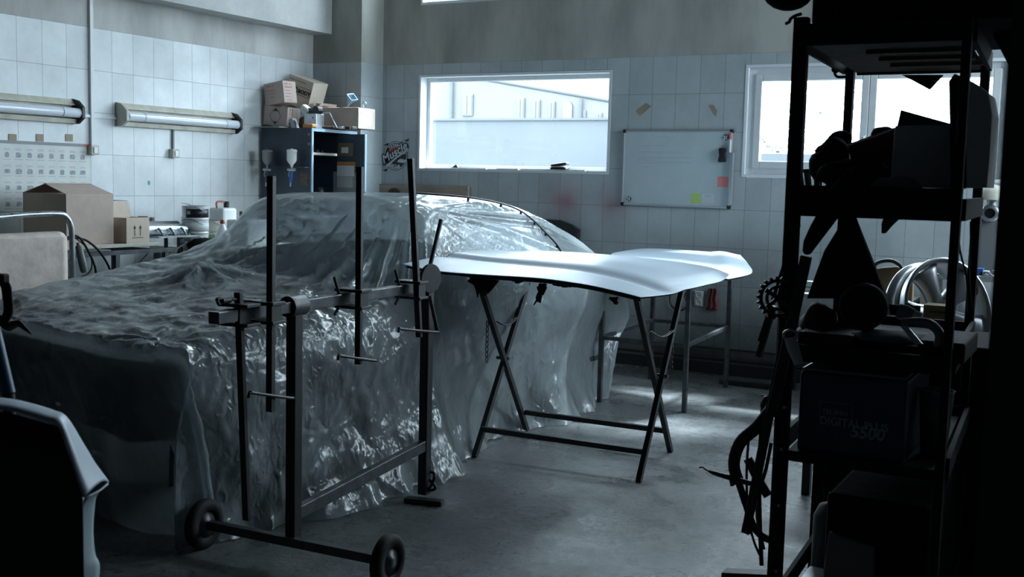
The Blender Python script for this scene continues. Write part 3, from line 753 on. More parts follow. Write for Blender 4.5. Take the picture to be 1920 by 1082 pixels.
def rag(px, py, y, w_, h_, seed, tilt=0):
    rnd = random.Random(seed); o = W(px, py, y=y); n = 9
    out = []
    for k in range(n+1): out.append(Vector((o.x-w_/2+w_*k/n, o.y, o.z-.004)))
    low = []
    for k in range(n+1):
        e = math.sin(math.pi*(k+.6)/(n+1.2)); low.append(Vector((o.x-w_/2+w_*k/n+tilt*h_*e, o.y+rnd.uniform(-.01, .02), o.z-h_*e*rnd.uniform(.55, 1.0))))
    g = []
    for i in range(6):
        f = i/5; g.append([out[k].lerp(low[k], f)+Vector((rnd.uniform(-.004, .004), .014*math.sin(k*1.7+i)+rnd.uniform(-.004, .004), 0)) for k in range(n+1)])
    return build('torn_padding', MB().grid(g), m_rust, t, solid=.006)
rag(905, 520, 4.86, .15, .13, 1); rag(970, 524, 4.90, .06, .02, 2); rag(1018, 530, 4.95, .035, .14, 3, -.2); rag(1060, 533, 4.97, .12, .02, 4); rag(1150, 556, 5.03, .04, .05, 5, .3)

t = thing('rectangular_stand', 'bare steel rectangular frame stand with four posts behind the trestle', 'stand', (-2.78, 7.4, 0))
fp = [Vector((-3.06, 6.87, 0)), Vector((-3.11, 7.92, 0)), Vector((-2.455, 6.88, 0)), Vector((-2.515, 7.93, 0))]
tops = [.93, .90, .865, .865]
for p, z in zip(fp, tops): build('leg', MB().box((p.x, p.y, z/2), (.03, .03, z)), m_steel, t, bevel=.002)
for a, b, z0, z1 in ((0, 2, .445, .445), (2, 3, .445, .455), (0, 1, .445, .455), (1, 3, .455, .455)):
    build('rail', MB().bar(fp[a]+Vector((0, 0, z0)), fp[b]+Vector((0, 0, z1)), .026, .026), m_steel, t, bevel=.002)
for a, b in ((0, 2), (1, 3)):
    build('top_rail', MB().bar(fp[a]+Vector((0, 0, .87)), fp[b]+Vector((0, 0, .845)), .026), m_steel, t, bevel=.002)

near = P3([(1125, 500, 6.70), (1190, 505, 6.72), (1250, 508, 6.78), (1310, 514, 6.88), (1366, 523, 7.0)])
far = P3([(1150, 474, 7.95), (1205, 466, 7.96), (1270, 468, 7.95), (1340, 473, 7.93), (1388, 478, 7.88)])
left = P3([(1125, 500, 6.70), (1135, 487, 7.15), (1142, 480, 7.5), (1150, 474, 7.95)])
right = P3([(1366, 523, 7.0), (1409, 512, 7.30), (1402, 494, 7.6), (1388, 478, 7.88)])
def crown2(a, b): return .006*math.sin(math.pi*b)*math.sin(math.pi*a) + .012*sstep(.70, .80, a)*(1-sstep(.8, .97, a))
t = thing('boot_lid', 'pale boot lid lying on the rectangular frame behind the bonnet', 'boot lid', (-2.7, 7.3, .9))
LP = coons(near, far, left, right, 40, 50, crown2)
build('outer_skin', MB().grid(LP), m_panel, t, solid=.003)
li = [[LP[i][j]+Vector((0, 0, -.02)) for j in range(2, 49, 2)] for i in range(2, 39, 2)]
build('inner_panel', MB().grid(li), m_under, t)
hp = W(1362, 499, y=7.42)
build('keyhole', MB().cyl(hp+Vector((.004, -.010, .006)), hp+Vector((0, 0, -.008)), .011, 14), m_black, t)

# ------------------------------------------------------------------ steel bracket rig on wheels
P1 = W(550, 1012, z=.10); P2 = W(795, 938, z=0); zb = 1.005
bd = Vector((P2.x-P1.x, P2.y-P1.y, 0)).normalized(); sd = Vector((bd.y, -bd.x, 0))
t = thing('panel_rig', 'wheeled black steel rig with sliding upright bars in front of the covered car', 'rig', (P1.x, P1.y, 0))
p1 = Vector((P1.x, P1.y, 0)); p2 = Vector((P2.x, P2.y, 0))
def ps(mb): return mb
def wz(px, py, base, off=0):
    """point on the vertical plane of the beam moved sideways by off"""
    o = base+sd*off; d = _f + CR*((px-960)/FPX) - CU*((py-541)/FPX)
    k = (o-EYE).dot(sd)/d.dot(sd); return EYE+d*k
top1 = wz(547, 560, p1); top2 = wz(797, 530, p1)
build('post', MB().bar(p1+Vector((0, 0, .08)), (p1.x, p1.y, zb-.02), .045), m_dsteel, t, bevel=.003)
build('post', MB().bar(p2+Vector((0, 0, .03)), (p2.x, p2.y, zb+.03), .045), m_dsteel, t, bevel=.003)
b0 = wz(400, 591, p1); b0.z = zb; b1 = p2+Vector((0, 0, zb))+bd*.06
build('beam', MB().bar(b0, b1, .045, .042), m_steel, t, bevel=.003)
col = MB(); cc = Vector((p1.x, p1.y, zb)); n = 20
for k in range(n):
    pass
col.lathe(cc-bd*.045, [(.040, 0), (.040, .09), (.033, .09), (.033, 0), (.040, 0)], 24, bd)
build('collar', col, m_dsteel, t)
build('lower_beam', MB().bar((p1.x, p1.y, .20), (p2.x, p2.y, .265), .035, .05), m_steel, t, bevel=.003)
build('foot_plate', MB().bar(W(760, 936, z=.012), W(830, 943, z=.012), .05, .022), m_dsteel, t, bevel=.003)
pd = MB().tube(cat_rom([p2+sd*.03+Vector((0, 0, .05)), p2+sd*.06+Vector((0, 0, .07)), W(800, 890, y=p2.y+.02), W(812, 886, y=p2.y+.02), W(814, 898, y=p2.y), W(800, 925, y=p2.y)], 6), .007, 8)
build('lever', pd, m_dsteel, t)
a0 = W(392, 984, z=.10); a1 = W(716, 1050, z=.10)
build('axle', MB().bar(a0, a1, .035, .035), m_steel, t, bevel=.003)
ad = (a1-a0).normalized()
for e, sg in ((a0, -1), (a1, 1)):
    wc = Vector((e.x, e.y, .10))
    wo = build('wheel', MB().lathe(wc-ad*.0225+ad*sg*.025, [(.055, 0), (.085, .0), (.098, .008), (.100, .02), (.098, .037), (.085, .045), (.055, .045), (.055, 0)], 36, ad), m_rubber, t)
    build('hub', MB().lathe(wc+ad*(sg*.025-.018), [(1e-4, -.006), (.02, -.006), (.022, 0), (.056, .004), (.056, .032), (.022, .036), (.02, .042), (1e-4, .042)], 24, ad), m_steel, wo)
bars = [((447, 548), (463, 975), .0, 0.020), ((509, 330), (507, 772), .055, .022), ((675, 313), (672, 683), .055, .020), ((770, 297), (786, 632), .055, .020)]
for k, (pa, pb, off, wd) in enumerate(bars):
    A = wz(*pa, p1, off); B = wz(*pb, p1, off)
    if k == 0: B = wz(*pb, p1, .0)
    br_ = build('upright_bar', MB().bar(A, B, wd, .026, up=sd), m_dsteel, t, bevel=.002)
    f_ = (A.z-zb)/(A.z-B.z); cpt = A.lerp(B, f_); cpt.z = zb
    cp = MB()
    for dz in (-.034, .034):
        cp.box(cpt-sd*off*.5+Vector((0, 0, dz)), (.13, .075, .012), R=Matrix((sd, bd, Vector((0, 0, 1)))).transposed())
    cp.box(cpt+sd*.022, (.01, .06, .075), R=Matrix((sd, bd, Vector((0, 0, 1)))).transposed())
    build('slide_clamp', cp, m_dsteel, t, bevel=.002)
    if k in (2, 3):
        h0 = cpt-sd*off-bd*.06
        build('clamp_handle', MB().tube([h0+Vector((0, 0, .09))-bd*.035, h0+Vector((0, 0, .02))], .006, 8), m_dsteel, t); build('clamp_screw', MB().tube([h0+Vector((0, 0, -.03)), h0+Vector((0, 0, -.06))-bd*.03], .006, 8), m_dsteel, t)
    if k == 0:
        c0 = wz(412, 565, p1, .0); c1 = wz(500, 566, p1, .0)
        build('hook_rod', MB().tube(cat_rom([c0+Vector((0, 0, -.012)), c0+Vector((0, 0, 0))-bd*.01, c0+bd*.012+Vector((0, 0, .008)), c1], 6), .006, 8).cyl(c0+bd*.01, c0+bd*.05, .011, 12), m_dsteel, t)
hk = [((470, 739), (550, 745), .075), ((637, 669), (706, 675), .075), ((750, 618), (822, 622), .075)]
for (pa, pb, off) in hk:
    A = wz(*pa, p1, off); B = wz(*pb, p1, off)
    build('hook_rod', MB().tube(cat_rom([A+Vector((0, 0, -.012))-bd*.012, A+Vector((0, 0, .006))-bd*.004, A+bd*.02, B-bd*.02, B], 5), .006, 8), m_dsteel, t)
dc = wz(806, 522, p1, .05)
axd = (sd*.98-bd*.22).normalized()
build('disc', MB().lathe(dc-axd*.006, [(1e-4, 0), (.064, 0), (.066, .003), (.066, .014), (.064, .017), (1e-4, .017)], 40, axd, smooth=False), m_dsteel, t, label='round black disc on the end of the beam')
build('lever', MB().tube([wz(827, 412, p1, .03), wz(806, 500, p1, .03)], .010, 10), m_dsteel, t); build('lever', MB().tube([wz(806, 556, p1, .04), wz(820, 620, p1, .05)], .009, 10), m_dsteel, t)

# ------------------------------------------------------------------ things on the back wall
Xd, Ud = Vector((1, 0, 0)), Vector((0, 0, 1))
def rect_on(o, w_, h_, d=.001): return quad(o, Xd, Ud, -w_/2, w_/2, -h_/2, h_/2, d)
yb = YB-.006
tl, tr, brr, bl = W(1174, 247, y=yb), W(1372, 249, y=yb), W(1369, 388, y=yb), W(1170, 381, y=yb)
bx0, bx1, bz0, bz1 = tl.x-.003, tr.x, (bl.z+brr.z)/2, tl.z
t = thing('whiteboard', 'white magnetic board with faint writing hanging between the two windows', 'whiteboard', ((bx0+bx1)/2, YB-.002, bz0))
build('surface', MB().bb(bx0, bx1, YB-.016, YB-.002, bz0, bz1), m_board, t)
fm = 0.012
build('frame', MB().bb(bx0-fm, bx1+fm, YB-.024, YB-.002, bz1, bz1+fm).bb(bx0-fm, bx1+fm, YB-.024, YB-.002, bz0-fm, bz0).bb(bx0-fm, bx0, YB-.024, YB-.002, bz0, bz1).bb(bx1, bx1+fm, YB-.024, YB-.002, bz0, bz1), m_alloy, t, bevel=.002)
for x in (bx0-.004, bx1+.004):
    for z in (bz0-.004, bz1+.004): build('corner_cap', MB().box((x, YB-.014, z), (.030, .028, .030)), m_black, t, bevel=.008)
build('marker_tray', MB().bb(bx1+.012, bx1+.03, YB-.045, YB-.01, bz0+.02, bz0+.42), m_alloy, t)
hand = MB(); rnd = random.Random(4)
def scribble(x, z, n, sz):
    pts = []
    for k in range(n): pts.append(Vector((x+k*sz*.45, YB-.0175, z+rnd.uniform(-.5, .5)*sz)))
    for a, b in zip(pts, pts[1:]):
        if rnd.random() < .88:
            d = (b-a); nr = Vector((-d.z, 0, d.x)).normalized()*.0008
            hand.add([a-nr, b-nr, b+nr, a+nr], [(0, 1, 2, 3)])
def bp_(px, py): return W(px, py, y=YB-.0175)
for (px, py, n, sz) in ((1228, 257, 22, .012), (1195, 273, 50, .012), (1195, 285, 72, .012), (1195, 299, 8, .012), (1205, 313, 16, .011), (1205, 300, 46, .006)):
    p = bp_(px, py); scribble(p.x, p.z, n, sz)
for e in ((1198, 305), (1202, 296)):
    a = bp_(*e); b = bp_(1298, e[1]); hand.add([a, b, b+Vector((0, 0, .0018)), a+Vector((0, 0, .0018))], [(0, 1, 2, 3)])
build('handwriting', hand, m_greyink, t)
def on_board(name, px, py, w_, h_, mat, label, cat, d=.004, extra=None):
    p = W(px, py, y=YB-.018); return one(name, MB().bb(p.x-w_/2, p.x+w_/2, YB-.0165-d, YB-.0165, p.z-h_/2, p.z+h_/2), mat, label, cat)
on_board('sticky_note', 1355, 341, .088, .082, m_pink, 'red-pink sticky note at the right edge of the whiteboard', 'sticky note', .001)
on_board('sticky_note', 1304.5, 372, .080, .080, m_green, 'lime green sticky note at the bottom of the whiteboard', 'sticky note', .001)
gn = thing('sticky_note', 'pale grey written note beside the lime one on the whiteboard', 'sticky note', W(1327, 372, y=YB-.018))
p = W(1327, 372, y=YB-.018); build('sheet', MB().bb(p.x-.052, p.x+.052, YB-.0175, YB-.0165, p.z-.036, p.z+.036), node_mat('pale_note', (.56, .62, .66), .7), gn)
build('writing', MB().tube([(p.x-.03+.008*k, YB-.0185, p.z+.015+.006*(k % 2)) for k in range(8)], .0012, 5), m_greyink, gn)
for i, (px, py) in enumerate(((1361, 258), (1179, 373))):
    p = W(px, py, y=YB-.02); q = thing('magnet', ('round black and white magnet in the top right corner of the whiteboard', 'round black and white magnet in the bottom left corner of the whiteboard')[i], 'magnet', p)
    build('disc', MB().cyl((p.x, YB-.026, p.z), (p.x, YB-.0165, p.z), .021, 24), m_black, q)
    build('face', merge(*[MB().add([Vector((p.x, YB-.0268, p.z))]+[Vector((p.x+.019*math.cos(a+.4), YB-.0268, p.z+.019*math.sin(a+.4))) for a in [a0+k*math.pi/12 for k in range(5)]], [(0, 1, 2, 3, 4, 5)]) for a0 in (0, math.pi/2, math.pi, 3*math.pi/2)]), m_paper, q)
p = W(1355, 291, y=YB-.02); er = []
prof = [(-.055, .024), (-.045, .032), (-.02, .026), (0, .022), (.02, .026), (.045, .030), (.055, .022)]
op = [(p.x-r, p.z+z) for z, r in prof] + [(p.x+r, p.z+z) for z, r in prof[::-1]]
one('board_eraser', MB().prism([(a, YB-.0165, b) for a, b in op], (0, -.03, 0)), m_black, 'black waisted magnetic eraser stuck on the whiteboard', 'board eraser', bevel=.006)
p = W(1369.5, 254, y=YB-.03); q = thing('marker_pen', 'red capped marker pen clipped at the upper right edge of the whiteboard', 'marker pen', p)
build('cap', MB().cyl((p.x, p.y, p.z-.03), (p.x, p.y, p.z+.025), .010, 12), m_redink, q); build('barrel', MB().cyl((p.x, p.y, p.z-.13), (p.x, p.y, p.z-.03), .009, 12), m_paper, q)
for pts, lb in (([(1193, 208), (1212, 193), (1221, 200), (1200, 217)], 'beige torn tape strip on the tiles above the left of the whiteboard'), ([(1329, 197), (1337, 196), (1345, 207), (1343, 218), (1336, 210)], 'smaller beige torn tape strip above the right of the whiteboard')):
    one('tape_strip', MB().prism([W(x, y, y=YB-.0005) for x, y in pts], (0, -.0015, 0)), m_tape, lb, 'tape')

# round garage sticker
c = W(742, 292.5, y=YB); r = .132
t = thing('wall_sticker', 'round black and red sticker reading Muscle Garage beside the wide window', 'sticker', (c.x, YB, c.z-r))
def disc(r_, d, mat, nm, n=48, cx=c.x, cz=c.z):
    return build(nm, MB().add([(cx+r_*math.cos(2*math.pi*k/n), YB-d, cz+r_*math.sin(2*math.pi*k/n)) for k in range(n)], [tuple(range(n))]), mat, t)
def ring(r0, r1, d, mat, nm, a0=0, a1=2*math.pi, n=48):
    g = [[Vector((c.x+q*math.cos(a0+(a1-a0)*k/n), YB-d, c.z+q*math.sin(a0+(a1-a0)*k/n))) for k in range(n+1)] for q in (r0, r1)]
    return build(nm, MB().grid(g, smooth=False), mat, t)
m_stk = node_mat('sticker_black', (.018, .022, .026), .5); m_stg = node_mat('sticker_grey', (.62, .66, .68), .5); m_str = node_mat('sticker_red', (.50, .05, .05), .5)
disc(r, .003, m_stk, 'backing'); ring(r*.90, r*.955, .0042, m_stg, 'rim')
ring(0, r*.62, .0042, m_str, 'red_half_disc', .15, math.pi-.05); ring(r*.63, r*.66, .0044, m_stg, 'inner_rim', .3, math.pi-.1)
ring(r*.60, r*.64, .0044, m_stg, 'inner_rim', math.pi*1.2, math.pi*1.55)
def arc_text(s, rad, mid, sz, up=True):
    mbs = []; step = sz*.78/rad
    for k, chx in enumerate(s):
        if chx == ' ': continue
        a = mid - (k-(len(s)-1)/2)*step if up else mid + (k-(len(s)-1)/2)*step
        xd = Vector((math.sin(a), 0, -math.cos(a))) if up else Vector((-math.sin(a), 0, math.cos(a)))
        ud = Vector((math.cos(a), 0, math.sin(a))) if up else -Vector((math.cos(a), 0, math.sin(a)))
        o = Vector((c.x+rad*math.cos(a), YB-.0044, c.z+rad*math.sin(a)))-xd*sz*.3
        mbs.append(text_geo(chx, sz, o, xd, ud, offset=.002))
    return merge(*mbs)
build('lettering', arc_text('St. PETERSBURG', r*.70, math.radians(98), .026), m_stg, t)
build('lettering', arc_text('GARAGE', r*.86, math.radians(262), .034, False), m_stg, t)
td = Vector((math.cos(.50), 0, math.sin(.50))); tu = Vector((-math.sin(.50), 0, math.cos(.50)))
o = Vector((c.x-.130, YB-.0052, c.z-.075))
build('script_shadow', text_geo('Muscle', .108, o, td, tu, shear=.25, offset=.013, space=1.0), m_stk, t)
build('script', text_geo('Muscle', .108, o+Vector((0, -.001, 0)), td, tu, shear=.25, offset=.002, space=1.0), m_stg, t)
sw = [o+td*a+tu*b+Vector((0, -.0012, 0)) for a, b in ((.0, -.045), (.16, -.022), (.29, -.018), (.31, .0), (.16, -.008), (.03, -.022))]
build('swash', MB().prism(sw, (0, -.0004, 0)), m_stg, t)
cb = [(c.x+.02, c.z-.055), (c.x+.035, c.z-.035), (c.x+.06, c.z-.025), (c.x+.09, c.z-.030), (c.x+.125, c.z-.035), (c.x+.125, c.z-.055), (c.x+.08, c.z-.062)]
build('car_emblem', MB().prism([(a, YB-.005, b) for a, b in cb], (0, -.0004, 0)), m_stg, t)
for sg, px, py in ((1, 762, 262), (-1, 722, 318), (-1, 724, 270)):
    p = W(px, py, y=YB-.001); build('pennant', MB().prism([p+Vector((-.03, 0, -.01)), p+Vector((.03, 0, .012)), p+Vector((.02, 0, -.016))], (0, -.0005, 0)), m_stk, t)

# plank leaning on the wall, with a wooden disc
pa, pb = W(708, 345, y=YB-.03), W(878, 349, y=YB-.03)
one('plank', MB().prism([(pa.x, YB-.035, pa.z), (pb.x, YB-.035, pb.z), (pb.x, YB-.035, pb.z-.30), (pa.x, YB-.035, pa.z-.30)], (0, .028, 0)), m_wood, 'pale pine plank against the back wall behind the car roof', 'plank', bevel=.002)
c2 = W(739, 366, y=YB-.05); one('wooden_disc', MB().cyl((c2.x, YB-.060, c2.z), (c2.x, YB-.037, c2.z), .066, 32), m_wood_d, 'round brown disc in front of the pine plank', 'disc', bevel=.003)
p0, p1_ = W(985, 430, y=YB-.05), W(1087, 433, y=YB-.05)
ap = [(p0.x-.1, 0), (p0.x-.1, 1.08), (p0.x+.12, 1.165)] + [(W(x, y, y=YB-.05).x, W(x, y, y=YB-.05).z) for x, y in ((1020, 411), (1050, 413), (1070, 421), (1085, 431))] + [(p1_.x, 0)]
one('dark_board', MB().prism([(a, YB-.075, b) for a, b in ap], (0, .06, 0)), m_dsteel, 'dark grey curved panel leaning behind the rear of the car', 'panel', bevel=.004)
# socket, red cloth, hanging cable
p = W(1311, 560, y=YB); t = thing('wall_socket', 'double white wall socket low on the tiles behind the frame stand', 'socket', p)
build('plate', MB().bb(p.x-.036, p.x+.036, YB-.012, YB, p.z-.06, p.z+.06), m_paper, t, bevel=.004)
for dz in (-.03, .03):
    q = build('socket_face', MB().lathe((p.x, YB-.013, p.z+dz), [(.026, 0), (.026, -.003), (.020, -.003), (.018, .004), (1e-4, .004)], 24, (0, 1, 0)), m_lamp, t)
    build('pin_hole', MB().cyl((p.x-.008, YB-.0125, p.z+dz), (p.x-.008, YB-.0095, p.z+dz), .0035, 8), m_black, q); build('pin_hole', MB().cyl((p.x+.008, YB-.0125, p.z+dz), (p.x+.008, YB-.0095, p.z+dz), .0035, 8), m_black, q)
p = W(1337, 541, y=YB); rg = []
for i in range(9):
    rg.append([Vector((p.x+(j/8-.5)*(.07+.03*i/8)+.006*math.sin(i*1.3), YB-.012-.008*math.sin(j*1.9+i*.3), p.z-.17*i/8-.006*math.sin(j*2))) for j in range(9)])
one('red_cloth', MB().grid(rg), node_mat('faded_red_cloth', (.16, .05, .05), .95, bump=.3), 'faded red rag hanging on the wall beside the double socket', 'rag', solid=.004)
cp_ = [W(x, y, y=YB-.02) for x, y in ((1258, 540), (1256, 565), (1264, 578), (1278, 582), (1288, 572), (1284, 555), (1290, 545))]
one('hanging_cable', MB().tube(cat_rom(cp_, 6), .007, 8), m_black, 'black cable loop hanging on the wall under the boot lid', 'cable')
p = W(1130, 640, y=YB-.08)
one('floor_pipe', MB().tube([(-3.76, YB-.05, .13), (-2.0, YB-.05, .125)], .011, 8), m_rust, 'thin rusty pipe running along the foot of the back wall', 'pipe')
a = W(1350, 715, z=.02); b = W(1428, 722, z=.02)
one('floor_bar', MB().bar(a, b+Vector((.2, -.02, 0)), .05, .035), m_dsteel, 'flat black bar lying on the floor behind the frame stand', 'bar', bevel=.003)
# window sill clutter
zs_ = 1.580
def sillx(px): return W(px, 318, y=YB+.05).x
x = sillx(1048); t = thing('glasses_case', 'small black clam-shaped case on the wide window sill', 'case', (x, YB+.06, zs_))
R = Matrix.Rotation(math.radians(-8), 3, 'Y')
build('lower_shell', MB().box((x, YB+.06, zs_+.018), (.15, .07, .028)), m_black, t, bevel=.012); build('upper_shell', MB().box((x+.004, YB+.06, zs_+.052), (.15, .07, .026), R=R), m_black, t, bevel=.011)
build('hinge_trim', MB().box((x, YB+.023, zs_+.034), (.13, .008, .006)), m_alloy, t)
for k, (pa_, pb_) in enumerate(((850, 915), (935, 975), (980, 1100))):
    one('sill_strip', MB().bb(sillx(pa_), sillx(pb_), YB+.01, YB+.04, zs_, zs_+.010), (m_gsteel, m_grey, m_gsteel)[k], ('short grey metal strip at the left of the wide window sill', 'small grey strip near the middle of the wide window sill', 'long grey metal strip under the black case on the window sill')[k], 'metal strip')
x = sillx(853); one('window_wedge', MB().prism([(x-.03, YB+.05, zs_+.010), (x+.03, YB+.05, zs_+.010), (x+.012, YB+.05, zs_+.038), (x-.004, YB+.05, zs_+.030)], (0, .03, 0)), m_black, 'tiny black wedge on the left of the wide window sill', 'wedge')

# ------------------------------------------------------------------ left wall fittings
def fixture(y0, y1, zt, zb_, label, endcap):
    t = thing('fluorescent_lamp', label, 'lamp', (XL, (y0+y1)/2, zb_), 'strip lamps on the left wall')
    build('housing', MB().bb(XL, XL+.012, y0, y1, zb_, zt).prism([(XL+.012, y0, zt), (XL+.012, y0, zt-.004), (XL+.045, y0, zt-.045), (XL+.045, y0, zt-.04)], (0, y1-y0, 0)).prism([(XL+.012, y0, zb_), (XL+.05, y0, zb_-.0), (XL+.055, y0, zb_+.03), (XL+.05, y0, zb_+.03), (XL+.045, y0, zb_+.006), (XL+.012, y0, zb_+.006)], (0, y1-y0, 0)), m_lamp, t)
    zc = zb_+.072
    build('diffuser', MB().cyl((XL+.075, y0+.03, zc), (XL+.075, y1-.01, zc), .034, 20), m_tube, t)
    for yy in (y0+.18, y1-.16): build('spring_clip', MB().lathe((XL+.075, yy, zc), [(.0355, -.002), (.0355, .002)], 20, (0, 1, 0)), m_dsteel, t)
    for yy, mt in ((y0, m_lamp if endcap else m_black), (y1, m_black)):
        build('end_bracket', MB().prism([(XL, yy-.012, zb_-.004), (XL, yy-.012, zt+.004), (XL+.06, yy-.012, zt-.01), (XL+.115, yy-.012, zc+.04), (XL+.115, yy-.012, zc-.035), (XL+.06, yy-.012, zb_-.002)], (0, .024, 0)), mt, t, bevel=.002)
a = W(219, 194, x=XL); b = W(434, 210, x=XL)
fixture(a.y, b.y, 1.99, 1.82, 'strip lamp with clear round tube right of the conduit on the left wall', True)
b2 = W(136, 187, x=XL); fixture(b2.y-(b.y-a.y), b2.y, 1.985, 1.815, 'strip lamp cut by the left picture edge on the tiled wall', True)
y_ = W(170, 200, x=XL).y
one('conduit', MB().bb(XL, XL+.022, y_-.014, y_+.014, 1.65, ZC), m_pvc, 'long white vertical conduit crossing the left wall', 'conduit')
one('conduit', MB().bb(XL, XL+.016, b2.y+.01, a.y-.014, 1.865, 1.885), m_pvc, 'white horizontal cable duct joining the two strip lamps', 'conduit')
y2 = W(323, 270, x=XL).y
one('conduit', MB().bb(XL, XL+.016, y2-.008, y2+.008, 1.67, 1.82), m_grey, 'short grey conduit below the right strip lamp', 'conduit')
for yy, lb in ((y_, 'white square switch at the foot of the long conduit'), (y2, 'white square switch below the right strip lamp')):
    t = thing('light_switch', lb, 'switch', (XL, yy, 1.60), 'switches on the left wall')
    build('box', MB().bb(XL, XL+.045, yy-.035, yy+.035, 1.60, 1.67), m_lamp, t, bevel=.005); build('rocker', MB().bb(XL+.045, XL+.052, yy-.018, yy+.018, 1.612, 1.655), m_white, t, bevel=.002)
# poster
yA, yB_ = 4.30, W(167, 300, x=XL).y; zA, zB = 1.20, 1.655
t = thing('poster', 'creased paper chart with rows of small product pictures taped on the left wall', 'poster', (XL, (yA+yB_)/2, zA))
build('sheet', MB().bb(XL+.001, XL+.003, yA, yB_, zA, zB), node_mat('chart_paper', (.62, .66, .64), .6, var=.10, vscale=5), t)
build('top_bar', MB().bb(XL+.001, XL+.006, yA, yB_-.05, zB, zB+.02), m_grey, t); build('top_bar', MB().bb(XL+.001, XL+.006, yB_-.05, yB_, zB, zB+.02), m_redink, t, label='red end of the top bar')
for px in (24, 75, 130):
    q = W(px, 257, x=XL+.004); build('tape', MB().bb(XL+.003, XL+.0045, q.y-.03, q.y+.03, q.z-.03, q.z+.02), m_tape, t)
def yp(y, z, w_, h_, dx=.0035): return MB().add([(XL+dx, y-w_/2, z-h_/2), (XL+dx, y+w_/2, z-h_/2), (XL+dx, y+w_/2, z+h_/2), (XL+dx, y-w_/2, z+h_/2)], [(0, 1, 2, 3)])
rnd = random.Random(3)
m_pic = node_mat('printed_picture', (.36, .38, .42), .7, var=.4, vscale=60)
for r_ in range(4):
    for k in range(11):
        yy = yB_-.06-k*.088; z_ = zB-.075-r_*.110
        if yy < yA+.03 or (r_ == 3 and k < 4): continue
        wq, hq = rnd.uniform(.034, .056), rnd.uniform(.030, .040)
        pq = [(XL+.0035, yy-wq/2, z_-hq*.35), (XL+.0035, yy-wq*.3, z_-hq/2), (XL+.0035, yy+wq*.4, z_-hq*.45), (XL+.0035, yy+wq/2, z_+hq*.2), (XL+.0035, yy+wq*.2, z_+hq/2), (XL+.0035, yy-wq*.4, z_+hq*.4)]
        build('picture', MB().add(pq, [tuple(range(6))]), m_pic, t)
        build('caption', merge(yp(yy, z_-.031, .062, .0025), yp(yy, z_+.032, .055, .002), yp(yy, z_+.040, .045, .002)), m_redink if rnd.random() < .3 else m_greyink, t)
one('green_mark', MB().add([(XL+.001, W(279, 343, x=XL).y+.014*math.cos(a), W(279, 343, x=XL).z+.014*math.sin(a)*1.3) for a in [k*math.pi/8 for k in range(16)]], [tuple(range(16))]), node_mat('green_sticker', (.08, .34, .25), .6), 'tiny green oval sticker on the left wall tiles', 'sticker')

# ------------------------------------------------------------------ left corner: benches, boxes, cans
def legs4(t, x0, x1, y0, y1, z, w_, mat):
    for x in (x0+w_/2, x1-w_/2):
        for y in (y0+w_/2, y1-w_/2): build('leg', MB().bb(x-w_/2, x+w_/2, y-w_/2, y+w_/2, 0, z), mat, t, bevel=.002)
t = thing('workbench', 'steel-framed bench with a thin board top carrying the big open carton', 'workbench', (-6.2, 5.0, 0))
build('top', MB().bb(-6.50, -5.93, 4.30, 5.66, .975, .998), m_lamp, t, bevel=.003)
build('frame', MB().bb(-5.97, -5.94, 4.32, 5.84, .925, .955).bb(-6.49, -6.46, 4.32, 5.84, .925, .955).bb(-6.46, -5.97, 5.60, 5.63, .925, .955).bb(-6.46, -5.97, 4.32, 4.35, .925, .955), m_steel, t)
for x in (-5.96, -6.47):
    for y in (4.34, 5.30, 5.74): build('leg', MB().bb(x-.018, x+.018, y-.018, y+.018, 0, .925), m_steel, t, bevel=.002)
build('brace', MB().bar((-5.96, 5.36, .74), (-5.96, 5.58, .915), .012), m_steel, t); build('brace', MB().bar((-5.96, 5.55, .80), (-5.96, 5.95, .99), .012), m_steel, t)

def carton(name, label, o, sx, sy, sz, rz=0, mat=m_card, flaps=(), group=None, R=None, front=None, end=None, cat='box', inside=True):
    """open or closed carton, o = centre of its base; flaps: (side, angle) with side in '+x -x +y -y'"""
    o = Vector(o); R = R or Matrix.Rotation(rz, 3, 'Z'); th = .005
    t = thing(name, label, cat, o, group)
    def pt(x, y, z): return o+R @ Vector((x, y, z))
    hx, hy = sx/2, sy/2; b = MB()
    def wall(x0, x1, y0, y1, z0, z1): b.box(pt((x0+x1)/2, (y0+y1)/2, (z0+z1)/2), (x1-x0, y1-y0, z1-z0), R=R)
    wall(-hx, hx, -hy, hy, 0, th)
    wall(-hx, -hx+th, -hy, hy, th, sz); wall(hx-th, hx, -hy, hy, th, sz); wall(-hx+th, hx-th, -hy, -hy+th, th, sz); wall(-hx+th, hx-th, hy-th, hy, th, sz)
    if not flaps: wall(-hx, hx, -hy, hy, sz-th, sz)
    build('body', b, mat, t, bevel=.0015)
    for sd_, ang, ln in flaps:
        n = {'+x': (1, 0), '-x': (-1, 0), '+y': (0, 1), '-y': (0, -1)}[sd_]; a = math.radians(ang)
        w_ = hy if n[0] else hx
        base = Vector((n[0]*hx, n[1]*hy, sz)); dirv = Vector((n[0]*math.cos(a), n[1]*math.cos(a), math.sin(a))); al = Vector((-n[1], n[0], 0))
        q = [base-al*w_, base+al*w_, base+al*(w_-.008)+dirv*ln, base-al*(w_-.008)+dirv*ln]
        build('flap', MB().add([pt(*p) for p in q], [(0, 1, 2, 3)]), mat, t, solid=.004)
    return t, pt, R
